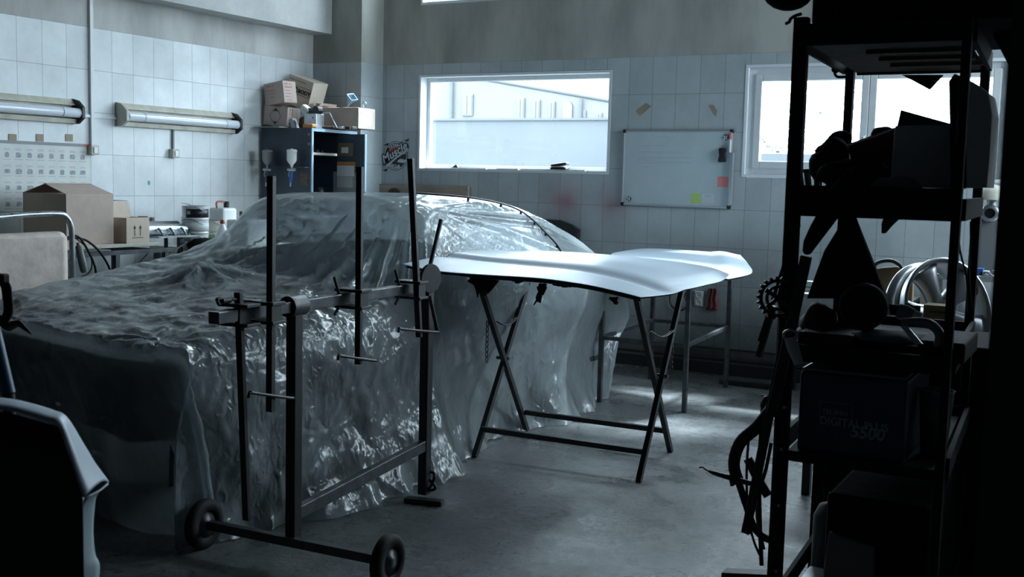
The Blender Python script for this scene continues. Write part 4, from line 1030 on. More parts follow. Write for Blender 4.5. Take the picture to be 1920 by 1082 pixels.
def print_line(t, n, size, o, xd, ud, mat, seed=0):
    """a line of small unreadable print: broken short strokes"""
    rnd_ = random.Random(seed); xd = Vector(xd).normalized(); ud = Vector(ud).normalized(); o = Vector(o); mb = MB(); x = 0
    for k in range(n):
        w_ = size*rnd_.uniform(.35, .6)
        if rnd_.random() > .18:
            mb.v += [o+xd*x, o+xd*(x+w_), o+xd*(x+w_)+ud*size*.6, o+xd*x+ud*size*.6]; b_ = len(mb.v)-4
            mb.f.append((b_, b_+1, b_+2, b_+3)); mb.sm.append(False)
        x += w_+size*.18
    return build('print', mb, mat, t)
def face_text(t, s, size, o, xd, ud, mat, name='print', **k): return build(name, text_geo(s, size, o, xd, ud, **k), mat, t)

t, pt, R = carton('cardboard_box', 'large plain carton with its top flaps propped up on the left bench', (-6.21, 5.125, .998), .42, .385, .335, flaps=(('+x', 163, .23), ('-x', 163, .23)))
build('box_shadow_lining', MB().bb(-6.41, -6.01, 4.95, 5.31, 1.004, 1.01), m_card_in, t)
t, pt, R = carton('cardboard_box', 'small upright carton with two printed arrows and a raised back flap', (-6.03, 5.475, .998), .18, .205, .175, mat=m_card_pale, flaps=(('+x', 88, .001), ('-x', 80, .11)))
for k in (-.03, .02):
    xf = .0912
    build('arrow_mark', MB().add([pt(xf, k-.003, .05), pt(xf, k+.003, .05), pt(xf, k+.003, .10), pt(xf, k-.003, .10), pt(xf, k-.012, .10), pt(xf, k+.012, .10), pt(xf, k, .125)], [(0, 1, 2, 3), (4, 5, 6)]), m_ink, t)
build('arrow_base_line', MB().add([pt(xf, -.055, .036), pt(xf, .045, .036), pt(xf, .045, .040), pt(xf, -.055, .040)], [(0, 1, 2, 3)]), m_ink, t)
t = thing('blue_carton', 'bright blue carton with small white lettering between the two cartons', 'box', (-6.12, 5.385, .998))
ya_, yb_ = W(216, 380, x=-6.14).y, W(239, 380, x=-6.14).y; zt_b = W(228, 376, x=-6.14).z
build('body', MB().bb(-6.34, -6.14, ya_, yb_, .998, zt_b), m_blue, t, bevel=.002)
face_text(t, '10', .04, (-6.139, ya_+.06, zt_b-.07), (0, 1, 0), (0, 0, 1), m_paper)

# roll of masking film and pipes on a small stand
t = thing('roller_stand', 'small stand with a flat rail holding grey rolls beside the paint cans', 'stand', (-6.15, 5.95, 0))
build('post', MB().bar((-6.1, 6.02, 0), (-6.1, 6.02, 1.02), .03), m_steel, t); build('post', MB().bar((-6.2, 5.98, 0), (-6.2, 5.98, 1.02), .02), m_dsteel, t)
build('shelf_rail', MB().bb(-6.25, -6.0, 5.72, 6.10, 1.02, 1.032), m_gsteel, t)
one('masking_roll', MB().cyl((-6.12, 5.68, 1.075), (-6.12, 6.08, 1.068), .042, 24), m_gsteel, 'long grey roll lying on the small stand left of the paint cans', 'roll', bevel=.004)
one('masking_roll', MB().cyl((-6.23, 5.72, 1.10), (-6.23, 6.12, 1.095), .032, 20), m_grey, 'thinner grey roll lying behind the long roll', 'roll', bevel=.004)
for k in range(3): 
    yy = 5.78+.11*k
    one('metal_clamp', MB().tube(cat_rom([(-6.07, yy, 1.085), (-6.045, yy+.01, 1.06), (-6.06, yy+.045, 1.035), (-6.04, yy+.06, 1.035)], 5), .009, 8), m_gsteel, ('leftmost of three bent metal pins in front of the long grey roll', 'middle one of three bent metal pins in front of the long grey roll', 'rightmost of three bent metal pins in front of the long grey roll')[k], 'pin', 'metal pins by the roll')
t = thing('spray_can', 'dark short can with a pale cap behind the grey rolls', 'can', (-6.35, 5.92, 1.1))
t.location = (-6.35, 5.9, .998); WLOC[t.name] = Vector(t.location)
build('body', MB().cyl((-6.35, 5.9, .998), (-6.35, 5.9, 1.16), .035, 20), m_dsteel, t, bevel=.004); build('cap', MB().cyl((-6.35, 5.98, .998), (-6.35, 5.98, 1.15), .025, 20), m_grey, t)
# second bench
t = thing('low_bench', 'low bench along the left wall carrying paint cans behind the car', 'bench', (-6.2, 6.7, 0))
build('top', MB().bb(-6.52, -5.92, 6.12, 7.30, .905, .93), m_lamp, t, bevel=.003); legs4(t, -6.5, -5.94, 6.14, 7.28, .905, .04, m_steel)
def can(x, y, z, r_, h_, label, lmat, bmat=m_white, grp=None, txt=None, lid=True):
    t = thing('paint_can', label, 'paint can', (x, y, z), grp)
    build('body', MB().lathe((x, y, z), [(1e-4, 0), (r_, 0), (r_, .004), (r_-.003, .008), (r_-.003, h_-.008), (r_, h_-.004), (r_, h_)], 32), bmat, t)
    build('lid', MB().lathe((x, y, z+h_), [(r_, 0), (r_-.006, .002), (r_-.010, -.005), (1e-4, -.005)], 32), m_gsteel, t)
    if lmat: build('label_band', MB().lathe((x, y, z), [(r_-.002, h_*.16), (r_-.0005, h_*.16), (r_-.0005, h_*.80), (r_-.002, h_*.80)], 32, a0=-2.3, a1=1.3), lmat, t)
    if txt:
        a = math.atan2(-y, -x)
        n = Vector((math.cos(a-.1), math.sin(a-.1), 0)); xd = Vector((-n.y, n.x, 0))
        build('label_print', text_geo(txt, .034, Vector((x, y, z+h_*.40))+n*(r_+.0005)-xd*.05, xd, (0, 0, 1)), m_paper, t)
    build('handle', MB().tube(cat_rom([Vector((x, y, z+h_*.7))+Vector((math.cos(q), math.sin(q), 0))*(r_+.004)+Vector((0, 0, -.05*math.sin((q+.2)*1.0))) for q in [-2.2+k*.4 for k in range(6)]], 4), .0022, 6), m_gsteel, t)
    return t
cx_, cy_ = -6.12, 6.14; 
cpos = W(366, 440, x=-6.12); cy_ = cpos.y
z0 = .93
can(-6.12, cy_, z0, .100, .105, 'bottom white can of the stack of three on the low bench', None)
can(-6.12, cy_, z0+.108, .100, .100, 'middle white can of the stack of three on the low bench', m_paper)
can(-6.12, cy_, z0+.211, .098, .100, 'top can with a black printed label on the stack of three', m_black, txt='III')
q = W(397, 412, x=-6.28)
can(-6.28, q.y, z0, .075, .10, 'small can with a green label right of the can stack', node_mat('green_label', (.18, .30, .12), .6), m_white)
can(-6.28, q.y+.01, z0+.103, .090, .085, 'pale translucent tub on top of the green-labelled can', None, m_lamp)
q = W(417, 400, x=-6.36)
t = thing('jerrycan', 'white square jerrycan with a red handle and black cap', 'jerrycan', (-6.36, q.y, z0))
build('body', MB().bb(-6.44, -6.28, q.y-.075, q.y+.085, z0, z0+.285), m_white, t, bevel=.02)
build('handle', MB().tube(cat_rom([(-6.36, q.y-.06, z0+.28), (-6.36, q.y-.065, z0+.325), (-6.36, q.y-.03, z0+.335), (-6.36, q.y+.02, z0+.33)], 5), .008, 8), m_redink, t)
build('cap', MB().cyl((-6.36, q.y+.045, z0+.28), (-6.36, q.y+.045, z0+.335), .022, 18), m_dsteel, t)
q = W(417, 425, x=-6.02)
t = thing('squeeze_bottle', 'white conical bottle with a red cap in front of the jerrycan', 'bottle', (-6.02, q.y, z0))
build('body', MB().lathe((-6.02, q.y, z0), [(1e-4, 0), (.055, 0), (.058, .01), (.055, .10), (.018, .165), (.014, .18)], 24), m_white, t)
build('cap', MB().lathe((-6.02, q.y, z0+.178), [(.018, 0), (.018, .02), (.008, .03), (1e-4, .03)], 18), m_red, t)
q = W(452, 392, x=-6.40)
t = thing('small_bottle', 'small dark red bottle by the cabinet foot on the low bench', 'bottle', (-6.40, q.y, z0))
build('body', MB().lathe((-6.40, q.y, z0), [(1e-4, 0), (.03, 0), (.03, .16), (.012, .19), (.012, .21)], 18), m_red, t); build('cap', MB().cyl((-6.40, q.y, z0+.21), (-6.40, q.y, z0+.25), .013, 14), m_black, t)
q = W(462, 402, x=-6.10)
one('white_tray', MB().bb(-6.2, -5.98, q.y-.12, q.y+.12, z0, z0+.20), m_white, 'flat-topped white tub at the right end of the low bench', 'tub', bevel=.012)
one('dark_bundle', MB().lathe((-5.95, 6.12, .93), [(1e-4, 0), (.12, 0), (.13, .03), (.08, .075), (1e-4, .085)], 14), m_cloth, 'dark bundle in front of the paint can stack', 'bundle')

# rail stand with kraft paper roll and hoses
xr = -5.25
def RX(px, py, x=xr): return W(px, py, x=x)
t = thing('paper_stand', 'bent steel tube stand with kraft paper hanging from its rail at the left edge', 'stand', (xr, 3.8, 0))
tp = [RX(-140, 420), RX(0, 407), RX(60, 402), RX(108, 401), RX(124, 407), RX(133, 425), RX(135, 450), RX(137, 540)]
tp.append(Vector((tp[-1].x, tp[-1].y, 0)))
build('tube_frame', MB().tube(cat_rom(tp[:8], 6)+[tp[8]], .016, 12), m_gsteel, t)
build('foot', MB().bb(xr-.25, xr+.25, tp[8].y-.02, tp[8].y+.02, 0, .03), m_steel, t)
build('roll_core', MB().tube([RX(-140, 462), RX(118, 446)], .012, 8), m_gsteel, t)
t2 = thing('kraft_paper', 'pale brown kraft paper sheet draped over the tube stand rail', 'paper', (xr, 3.6, .6))
gp = []
yl, yr = RX(-160, 440).y, RX(112, 440).y
zt_ = RX(60, 436).z
for j in range(25):
    a = j/24; y = yl+(yr-yl)*a; row = []
    for k in range(5): row.append(Vector((xr-.06+.06*math.sin(k*math.pi/8), y, zt_-.05+.05*math.sin((4-k)*0+k*math.pi/8))))
    prof = [(xr-.09, zt_-.35), (xr-.085, zt_-.04), (xr-.06, zt_-.008), (xr-.02, zt_), (xr+.03, zt_-.006), (xr+.055, zt_-.03), (xr+.062, zt_-.08), (xr+.062, zt_-.6)]
    pr = cat_rom([(x, y, z) for x, z in prof], 6)
    gp.append([p+Vector((.004*noise.noise(p*7), 0, .003*noise.noise(p*9))) for p in pr])
build('sheet', MB().grid(gp), m_kraft, t2, solid=.002)
for k, (pts, lb) in enumerate((([(112, 470), (120, 450), (145, 443), (165, 470), (178, 500), (180, 520)], 'outermost black hose looping from the tube stand'),
                          ([(115, 462), (130, 447), (160, 450), (185, 470), (200, 492), (206, 505)], 'black hose curving right from the tube stand over the bench leg'),
                          ([(112, 500), (120, 512), (128, 520), (118, 522), (112, 512)], 'short black hose end low behind the kraft paper'),
                          ([(140, 445), (160, 462), (170, 480), (172, 500), (166, 512), (150, 520)], 'thin black cable hanging inside the hose loops'))):
    one('hose', MB().tube(cat_rom([W(x, y, x=xr-.06-.03*k) for x, y in pts], 7), .007 if k != 3 else .004, 8), m_rubber, lb, 'hose')
a, b = RX(146, 455, xr-.05), RX(158, 510, xr-.05)
one('air_gun', MB().tube([a, a.lerp(b, .1), a.lerp(b, .12), a.lerp(b, .9), b], [.010, .010, .020, .022, .018], 12), m_grey, 'grey cylindrical tool hanging from the tube stand', 'tool')

# ------------------------------------------------------------------ blue cabinet in the corner
YC0 = 7.40; ca_ = W(490, 243, y=YC0); cb_ = W(583, 240, y=YC0); ZT = cb_.z; X0, X1 = max(XL+.02, ca_.x), cb_.x
YC1 = W(668, 247, x=X1).y; YM = W(632, 250, x=X1).y
t = thing('metal_cabinet', 'dark navy metal cabinet with one door standing open in the corner', 'cabinet', ((X0+X1)/2, (YC0+YC1)/2, 0))
th = .018
build('body', MB().bb(X0, X1, YC0, YC0+th, 0, ZT).bb(X0, X1, YC1-th, YC1, 0, ZT).bb(X0, X0+th, YC0+th, YC1-th, 0, ZT).bb(X0+th, X1, YC0+th, YC1-th, ZT-th, ZT).bb(X0+th, X1, YC0+th, YC1-th, 0, .06), m_navy, t, bevel=.002)
build('front_frame', MB().bb(X1, X1+.012, YC0, YC0+.022, 0, ZT).bb(X1, X1+.012, YC0+.022, YC1, ZT-.025, ZT).bb(X1, X1+.012, YC1-.02, YC1, 0, ZT-.025), m_cab_edge, t)
for zz_, mt in ((W(600, 288, x=X1).z, m_lamp), (1.12, m_navy), (.6, m_navy)):
    build('shelf', MB().bb(X0+th, X1-.02, YC0+th, YC1-th, zz_-.012, zz_+.008), mt, t)
yd = YM; xe = W(682, 300, y=yd-.005).x
dr = build('door', MB().bb(X1+.002, xe, yd, yd+.02, .08, ZT-.035), m_navy, t, bevel=.002)
build('door_edge', MB().bb(xe, xe+.010, yd-.002, yd+.022, .08, ZT-.035), m_cab_edge, dr)
build('latch', MB().bb(xe-.05, xe-.038, yd-.012, yd, 1.52, 1.56), m_gsteel, dr)
def on_door(px0, py0, px1, py1, mat, name, dep, label=None):
    a = W(px0, py0, y=yd-dep); b = W(px1, py1, y=yd-dep)
    return one(name, MB().bb(a.x, b.x, yd-dep, yd-dep+.0015, b.z, a.z), mat, label, 'paper')
on_door(634, 268, 662, 293, m_card_in, 'brown_card', .003, 'brown card taped high on the inside of the open cabinet door')
on_door(640, 276, 653, 287, m_paper, 'white_label', .006, 'small white label in the middle of the brown card')
on_door(632, 303, 666, 321, m_orange, 'orange_card', .003, 'orange card strip on the inside of the open cabinet door')
on_door(625, 322, 668, 380, node_mat('old_sheet', (.27, .30, .31), .8, var=.15, vscale=15), 'pinned_sheet', .006, 'large pale sheet pinned low on the open cabinet door')
on_door(632, 310, 664, 331, m_paper, 'pinned_note', .009, 'white note overlapping the top of the large pinned sheet')
on_door(632, 331, 661, 352, node_mat('note_grey', (.42, .45, .46), .8), 'pinned_note', .012, 'greyer note over the middle of the large pinned sheet')
# stickers on the near side, items inside
a = W(563, 324, y=YC0-.002); b = W(577, 348, y=YC0-.002)
one('side_sticker', MB().bb(a.x, b.x, YC0-.003, YC0-.0005, b.z, a.z), node_mat('brown_picture', (.12, .08, .06), .5, var=.6, vscale=40), 'small brown picture sticker on the side of the navy cabinet', 'sticker')
for px, py in ((579, 252), (579, 270)):
    a = W(px, py, y=YC0-.002); one('tape_tab', MB().bb(a.x-.010, a.x+.010, YC0-.003, YC0-.0005, a.z-.010, a.z+.010), m_tape, 'upper beige tape tab on the cabinet corner' if py == 252 else 'lower beige tape tab on the cabinet corner', 'tape')
zs1 = W(600, 288, x=X1).z+.008
for k, (yy, r_, lb) in enumerate(((YC0+.10, .025, 'left dark lump on the pale cabinet shelf'), (YC0+.17, .03, 'middle dark lump on the pale cabinet shelf'), (YC0+.24, .022, 'right dark lump on the pale cabinet shelf'))):
    one('small_part', MB().lathe((X1-.08, yy, zs1), [(1e-4, 0), (r_, 0), (r_*1.1, r_*.5), (r_*.6, r_*1.1), (1e-4, r_*1.3)], 12), m_black, lb, 'part', 'dark parts on the cabinet shelf')
pq = W(600, 365, x=X1-.08)
t = thing('metal_flask', 'shiny dark cylinder standing inside the open cabinet', 'flask', (X1-.08, pq.y, 1.128))
build('body', MB().lathe((X1-.08, pq.y, 1.128), [(1e-4, 0), (.035, 0), (.035, .02), (.022, .03), (.022, .10), (.038, .12), (.038, .23), (.030, .26), (1e-4, .265)], 20), m_steel, t)
build('collar', MB().lathe((X1-.08, pq.y, 1.128), [(.039, .14), (.041, .145), (.041, .17), (.039, .175)], 20), m_gsteel, t)
pq = W(586, 350, x=X1-.03); one('yellow_tube', MB().bb(X1-.06, X1-.02, pq.y-.012, pq.y+.012, 1.128, 1.31), node_mat('yellow_label', (.5, .45, .15), .6), 'narrow yellow tube just inside the cabinet frame', 'tube', bevel=.004)
# spray guns
t = thing('gun_rack', 'thin metal strip on the navy cabinet side holding two spray guns', 'rack', (-6.2, YC0, 1.6))
ga, gb = W(515, 312, y=YC0-.02), W(577, 314, y=YC0-.02)
build('strip', MB().bb(ga.x-.05, gb.x, YC0-.06, YC0-.001, ga.z-.004, ga.z), m_steel, t)
def gun(px, lb, mt, bl):
    o = W(px, 313, y=YC0-.085); x, y, z = o
    t = thing('spray_gun', lb, 'spray gun', (x, y, z-.17), 'spray guns on the cabinet')
    build('cup', MB().lathe((x, y, z), [(1e-4, .0), (.010, 0), (.014, .018), (.030, .035), (.041, .055), (.041, .125), (.044, .125), (.044, .138), (.036, .145), (.010, .147), (.008, .153), (1e-4, .153)], 28), mt, t)
    build('gun_body', MB().tube([(x-.03, y-.02, z-.022), (x+.035, y+.01, z-.022)], [.010, .014], 12).tube([(x, y, z+.002), (x, y, z-.022)], .008, 10), m_gsteel, t)
    build('grip', MB().tube([(x+.005, y, z-.02), (x-.002, y, z-.06), (x-.012, y, z-.13)], [.012, .013, .011], 12), bl, t)
    build('air_fitting', MB().cyl((x-.012, y, z-.13), (x-.015, y, z-.165), .007, 10), m_gsteel, t)
    build('trigger', MB().tube(cat_rom([(x-.012, y-.01, z-.028), (x-.024, y-.01, z-.06), (x-.018, y-.01, z-.085)], 4), .004, 6), m_gsteel, t)
gun(547, 'spray gun with a clean white cup and blue grip hanging on the cabinet', m_white, m_blue)
gun(501, 'spray gun with a dull grey cup at the shaded cabinet corner', m_grey, m_steel)

# things on top of the cabinet
a = W(487, 238, y=YC0-.06); one('cardboard_sheet', MB().bb(X0-.0, X0+.28, YC0-.10, YC0+.35, ZT, ZT+.008), m_grey, 'flat grey sheet under the boxes overhanging the cabinet top', 'sheet')
zt1 = ZT+.008
def Wy(px, py, dy=0.0): return W(px, py, y=YC0+dy)
def box_by(px0, px1, py0, py1, y):
    """front face from the picture at depth y: centre x, width, bottom z, height"""
    a = W(px0, py1, y=y); b = W(px1, py0, y=y); return (a.x+b.x)/2, abs(b.x-a.x), a.z, b.z-a.z
x_, w_, z_, h_ = box_by(489, 533, 198, 235, YC0)
RA = Matrix.Rotation(math.radians(8), 3, 'Y')
t, pt, R = carton('cardboard_box', 'brown carton with a diamond mark, lowest left on the cabinet', (x_-.0, YC0+.11, zt1+.014), w_, .16, .165, R=Matrix.Rotation(math.radians(5), 3, 'Y'))
def ln(pt, pts, w_=.0035, y=-.082):
    mb = MB(); n = len(pts)
    for k in range(n):
        p, q = Vector(pts[k]), Vector(pts[(k+1) % n]); d = (q-p).normalized(); nr = Vector((-d.y, d.x))*w_/2
        mb.add([pt(v.x, y, v.y) for v in (p-nr, q-nr, q+nr, p+nr)], [(0, 1, 2, 3)])
    return mb
build('diamond_mark', ln(pt, [(-.06, .08), (-.03, .125), (.03, .125), (.06, .08), (.03, .035), (-.03, .035)]), m_ink, t)
build('triangle_mark', MB().add([pt(-.025, -.082, .128), pt(.025, -.082, .128), pt(0, -.082, .150)], [(0, 1, 2)]), m_ink, t)
build('triangle_mark', MB().add([pt(-.025, -.082, .032), pt(.025, -.082, .032), pt(0, -.082, .012)], [(0, 1, 2)]), m_ink, t)
hx = w_/2+.001
build('arrows_mark', merge(*[MB().add([pt(hx, k-.002, .10), pt(hx, k+.002, .10), pt(hx, k+.002, .14), pt(hx, k-.002, .14), pt(hx, k-.009, .14), pt(hx, k+.009, .14), pt(hx, k, .16)], [(0, 1, 2, 3), (4, 5, 6)]) for k in (-.05, -.02)]), m_ink, t)
x_, w_, z_, h_ = box_by(494, 532, 158, 200, YC0)
t, pt, R = carton('cardboard_box', 'brown carton with faded red print tilted on the diamond-marked carton', (x_+.0, YC0+.10, zt1+.196), w_+.01, .15, .185, R=Matrix.Rotation(math.radians(-7), 3, 'Y') @ Matrix.Rotation(math.radians(-6), 3, 'Z'))
xd = R @ Vector((1, 0, 0)); ud = R @ Vector((0, 0, 1)); yd_ = R @ Vector((0, 1, 0))
print_line(t, 7, .022, pt(-.08, -.077, .15), xd, ud, m_redink, 1)
for k in range(3): print_line(t, 9, .012, pt(-.055, -.077, .115-.028*k), xd, ud, m_redink, 2+k)
wl = (w_+.01)/2+.001
build('pale_side', MB().add([pt(wl, -.072, .01), pt(wl, .072, .01), pt(wl, .072, .180), pt(wl, -.072, .180)], [(0, 1, 2, 3)]), node_mat('pinkish_card', (.60, .50, .44), .8), t, label='pale printed side')
for k in range(6): print_line(t, 7 if k < 2 else 12, .020 if k < 2 else .009, pt(wl+.001, -.058, .152-.026*k), yd_, ud, m_redink, 10+k)
c_ = W(558, 172, y=YC0+.32)
RB = Matrix.Rotation(math.radians(18), 3, 'Y') @ Matrix.Rotation(math.radians(8), 3, 'Z')
t, pt, R = carton('cardboard_box', 'tilted pale carton printed BODY at the top of the cabinet pile', (c_.x-.050, YC0+.44, c_.z-.118), .26, .24, .25, R=RB, mat=m_card_pale)
xd = R @ Vector((1, 0, 0)); ud = R @ Vector((0, 0, 1))
face_text(t, 'BODY', .047, pt(-.006, -.1215, .122), xd, ud, m_ink, offset=.003, shear=.1)
print_line(t, 24, .011, pt(-.112, -.1215, .215), xd, ud, m_ink, 30)
build('print_frame', ln(pt, [(-.07, .105), (.122, .105), (.122, .175), (-.07, .175)], .004, -.1215), m_ink, t)
build('print_emblem', MB().add([pt(-.060, -.1215, .115), pt(-.012, -.1215, .115), pt(-.012, -.1215, .165), pt(-.060, -.1215, .165)], [(0, 1, 2, 3)]), m_ink, t)
face_text(t, 'HB', .030, pt(-.057, -.1225, .128), xd, ud, m_card_pale, offset=.002)
# long carton overhanging to the right
a = W(595, 232, y=YC0+.30); b = W(672, 203, y=YC0+.30)
t, pt, R = carton('cardboard_box', 'long open carton with a white label on its end overhanging the cabinet', ((a.x+b.x)/2, YC0+.42, ZT+.012), b.x-a.x, .24, .175, flaps=(('-y', 60, .001), ('-x', 120, .05)))
hx = (b.x-a.x)/2+.001
build('end_panel', MB().add([pt(hx, -.118, .003), pt(hx, .118, .003), pt(hx, .118, .172), pt(hx, -.118, .172)], [(0, 1, 2, 3)]), m_card_pale, t, label='pale end of the carton')
build('label_sheet', MB().add([pt(hx+.002, -.08, .02), pt(hx+.002, .07, .02), pt(hx+.002, .07, .14), pt(hx+.002, -.08, .14)], [(0, 1, 2, 3)]), m_paper, t)
q = W(610, 193, y=YC0+.42)
t, pt, R = carton('open_carton', 'small flattened carton lying with a pale flap in the long box', (q.x, YC0+.42, ZT+.16), .14, .12, .06, R=Matrix.Rotation(math.radians(15), 3, 'Y'), mat=m_card_pale)
q = W(660, 193, y=YC0+.40)
one('funnel', MB().lathe((q.x-.02, YC0+.40, q.z+.015), [(.055, .05), (.05, .045), (.012, -.02), (.010, -.05), (.006, -.05), (.008, -.02), (.046, .048), (.055, .05)], 4, (.5, -.2, .5), smooth=False), m_cab_edge, 'blue-grey square funnel sticking out of the long carton', 'funnel', solid=.003)
q = W(683, 200, y=YC0+.36); one('wire_clip', MB().tube(cat_rom([(q.x, q.y, ZT+.185), (q.x-.02, q.y, ZT+.215), (q.x-.005, q.y, ZT+.24), (q.x+.02, q.y, ZT+.22), (q.x+.005, q.y, ZT+.19)], 5), .004, 6), m_gsteel, 'shiny bent wire clip on the rim of the long carton', 'clip')
# tools at the front
q = W(578, 207, y=YC0+.12)
t = thing('sander', 'white and black power sander lying on the grey metal case', 'sander', (q.x, q.y, q.z-.03))
Rs = Matrix.Rotation(math.radians(35), 3, 'Y')
build('body', MB().box((q.x-.02, q.y, q.z), (.10, .07, .07), R=Rs), m_white, t, bevel=.018); build('grip', MB().box((q.x+.05, q.y, q.z-.01), (.11, .055, .05), R=Matrix.Rotation(math.radians(10), 3, 'Y')), m_black, t, bevel=.016)
build('wheel_guard', MB().cyl((q.x+.10, q.y-.03, q.z+.0), (q.x+.10, q.y+.03, q.z+.0), .035, 20), m_black, t)
for k in range(4): build('screw', MB().cyl((q.x-.045+.02*k, q.y-.036, q.z+.02-.014*k), (q.x-.045+.02*k, q.y-.034, q.z+.02-.014*k), .004, 8), m_black, t)
q = W(590, 226, y=YC0+.12)
t = thing('metal_case', 'grey metal case standing between the tools on the cabinet', 'case', (q.x, q.y, ZT))
build('body', MB().bb(q.x-.075, q.x+.055, q.y-.05, q.y+.06, ZT, ZT+.125), m_gsteel, t, bevel=.006); build('rivet', MB().cyl((q.x+.02, q.y-.053, ZT+.09), (q.x+.02, q.y-.05, ZT+.09), .006, 10), m_black, t)
q = W(543, 225, y=YC0+.06)
t = thing('perforated_bracket', 'grey folded bracket with bolt holes at the front of the cabinet top', 'bracket', (q.x, q.y, ZT))
build('plate', MB().prism([(q.x-.06, q.y, ZT), (q.x+.07, q.y, ZT), (q.x+.03, q.y, ZT+.085), (q.x-.04, q.y, ZT+.085)], (0, .05, 0)), m_gsteel, t, bevel=.003)
for dx in (-.03, .0): build('bolt_hole', MB().cyl((q.x+dx, q.y-.002, ZT+.04), (q.x+dx, q.y, ZT+.04), .006, 10), m_black, t)
one('brush', MB().tube([(q.x-.10, q.y-.01, ZT+.01), (q.x-.055, q.y+.0, ZT+.13)], .008, 8), m_tape, 'beige stick leaning left of the folded bracket', 'stick')
q = W(581, 231, y=YC0+.03); one('orange_sponge', MB().bb(q.x-.055, q.x+.05, q.y-.03, q.y+.03, ZT, ZT+.035), m_orange, 'orange sanding block at the cabinet top edge', 'block', bevel=.010)
q = W(560, 212, y=YC0+.2); one('brown_cloth', MB().lathe((q.x, q.y+.08, ZT+.05), [(1e-4, -.05), (.06, -.05), (.065, 0), (.04, .05), (1e-4, .07)], 10), m_wood_d, 'brown crumpled lump behind the folded bracket', 'lump')
q0, q1, q2, q3 = W(603, 213, y=YC0+.22), W(618, 212, y=YC0+.22), W(632, 238, y=YC0+.12), W(600, 238, y=YC0+.12)
t = thing('hacksaw', 'hacksaw with a thin pale frame leaning against the long carton', 'saw', q3)
build('frame', MB().tube([q0, q1, (q2.x, q2.y, ZT+.006)], .005, 8), m_gsteel, t); build('handle', MB().tube([(q2.x-.03, q2.y, ZT+.012), (q2.x-.15, q2.y, ZT+.012)], .011, 8), m_wood_d, t)
q = W(505, 158, y=YC0+.15); one('dark_bottle', MB().lathe((q.x-.015, YC0+.17, ZT+.44), [(1e-4, 0), (.022, 0), (.022, .07), (.010, .09), (.010, .11), (1e-4, .11)], 14, (-.2, 0, 1)), m_black, 'small black bottle on top of the red-printed carton', 'bottle')
q = W(655, 236, y=YC0+.2)
for k in range(3): one('loose_part', MB().box((q.x+.05*k-.06, q.y-.03+.02*k, ZT+.011), (.04, .03, .022), rz=.5*k), (m_gsteel, m_rust, m_grey)[k], ('small shiny part under the long carton', 'small brown part under the long carton', 'small grey part under the long carton')[k], 'part', bevel=.004)

# ------------------------------------------------------------------ shelving rack at the right
RX0, RX1, RY0, RY1 = -.708, -.336, 2.70, 3.42
t = thing('shelving_rack', 'black steel shelving rack crowded with workshop junk in front of the right window', 'rack', ((RX0+RX1)/2, (RY0+RY1)/2, 0))
for x in (RX0, RX1):
    for y in (RY0, RY1):
        w_ = (.034 if x == RX0 else .020) if y == RY0 else .024
        xo = 0 if y == RY0 else -.037      # the rack stands slightly askew
        build('post', MB().bb(x+xo-w_/2, x+xo+w_/2, y-.014, y+.014, 0, 1.90 if y == RY0 else 1.86), m_shelf, t, bevel=.002)
def shelf(z, th, mat_under, nm='shelf'):
    sh = build(nm, MB().prism([(RX0+.018, RY0, z), (RX1-.010, RY0, z), (RX1-.047, RY1, z), (RX0-.019, RY1, z)], (0, 0, .018)), mat_under, t)
    build('shelf_rail', MB().bb(RX0+.018, RX1+.010, RY0-.016, RY0, z-.006, z+th), m_shelf, sh); build('shelf_rail', MB().bb(RX0-.019, RX1-.047, RY1, RY1+.012, z-.006, z+.04), m_shelf, sh)
    build('shelf_rail', MB().bar((RX0-.012, RY0+.014, z+.02), (RX0-.049, RY1-.014, z+.02), .012, .050), m_shelf, sh); build('shelf_rail', MB().bar((RX1+.012, RY0+.014, z+.02), (RX1-.025, RY1-.014, z+.02), .012, .050), m_shelf, sh)
    return sh
sh = shelf(1.838, .045, m_chip)
for k in range(3): build('slat', MB().bb(RX0+.12, RX1-.02, 2.86+.16*k, 2.88+.16*k, 1.828, 1.838), m_wood_d, sh)
shelf(1.435, .068, m_shelf); shelf(1.083, .035, m_shelf); shelf(.835, .02, m_shelf); shelf(.42, .035, m_shelf)
ZS2, ZS3, ZS4, ZS5 = 1.453, 1.101, .853, .438
def WR(px, py, y=2.9): return W(px, py, y=y)
def flat_px(name, pts, y, th, mat, label, cat, bevel=.003, tilt=0):
    """a solid slab whose outline is given on a plane y=, thickness th"""
    P = [W(a, b, y=y) for a, b in pts]
    return one(name, MB().prism([(p.x, p.y, p.z) for p in P], (0, th, 0)), mat, label, cat, bevel=bevel)
def lump(name, px, py, rx, ry, y, mat, label, cat, seed=0, sq=.8, am=.3):
    c = W(px, py, y=y); k = (c-EYE).length/FPX; rx *= k; ry *= k; rnd = random.Random(seed); mb = MB()
    prof = [(math.sin(math.pi*i/10)+1e-4, -math.cos(math.pi*i/10)) for i in range(11)]
    mb.lathe((0, 0, 0), prof, 20)
    mb.v = [Vector((v.x*rx, v.y*min(rx, .10)*sq, v.z*ry)) for v in mb.v]
    mb.v = [c+v*(1+am*noise.noise(v*22+Vector((seed, 0, 0))))+noise.noise_vector(v*60+Vector((seed, 1, 0)))*.004 for v in mb.v]
    return one(name, mb, mat, label, cat)
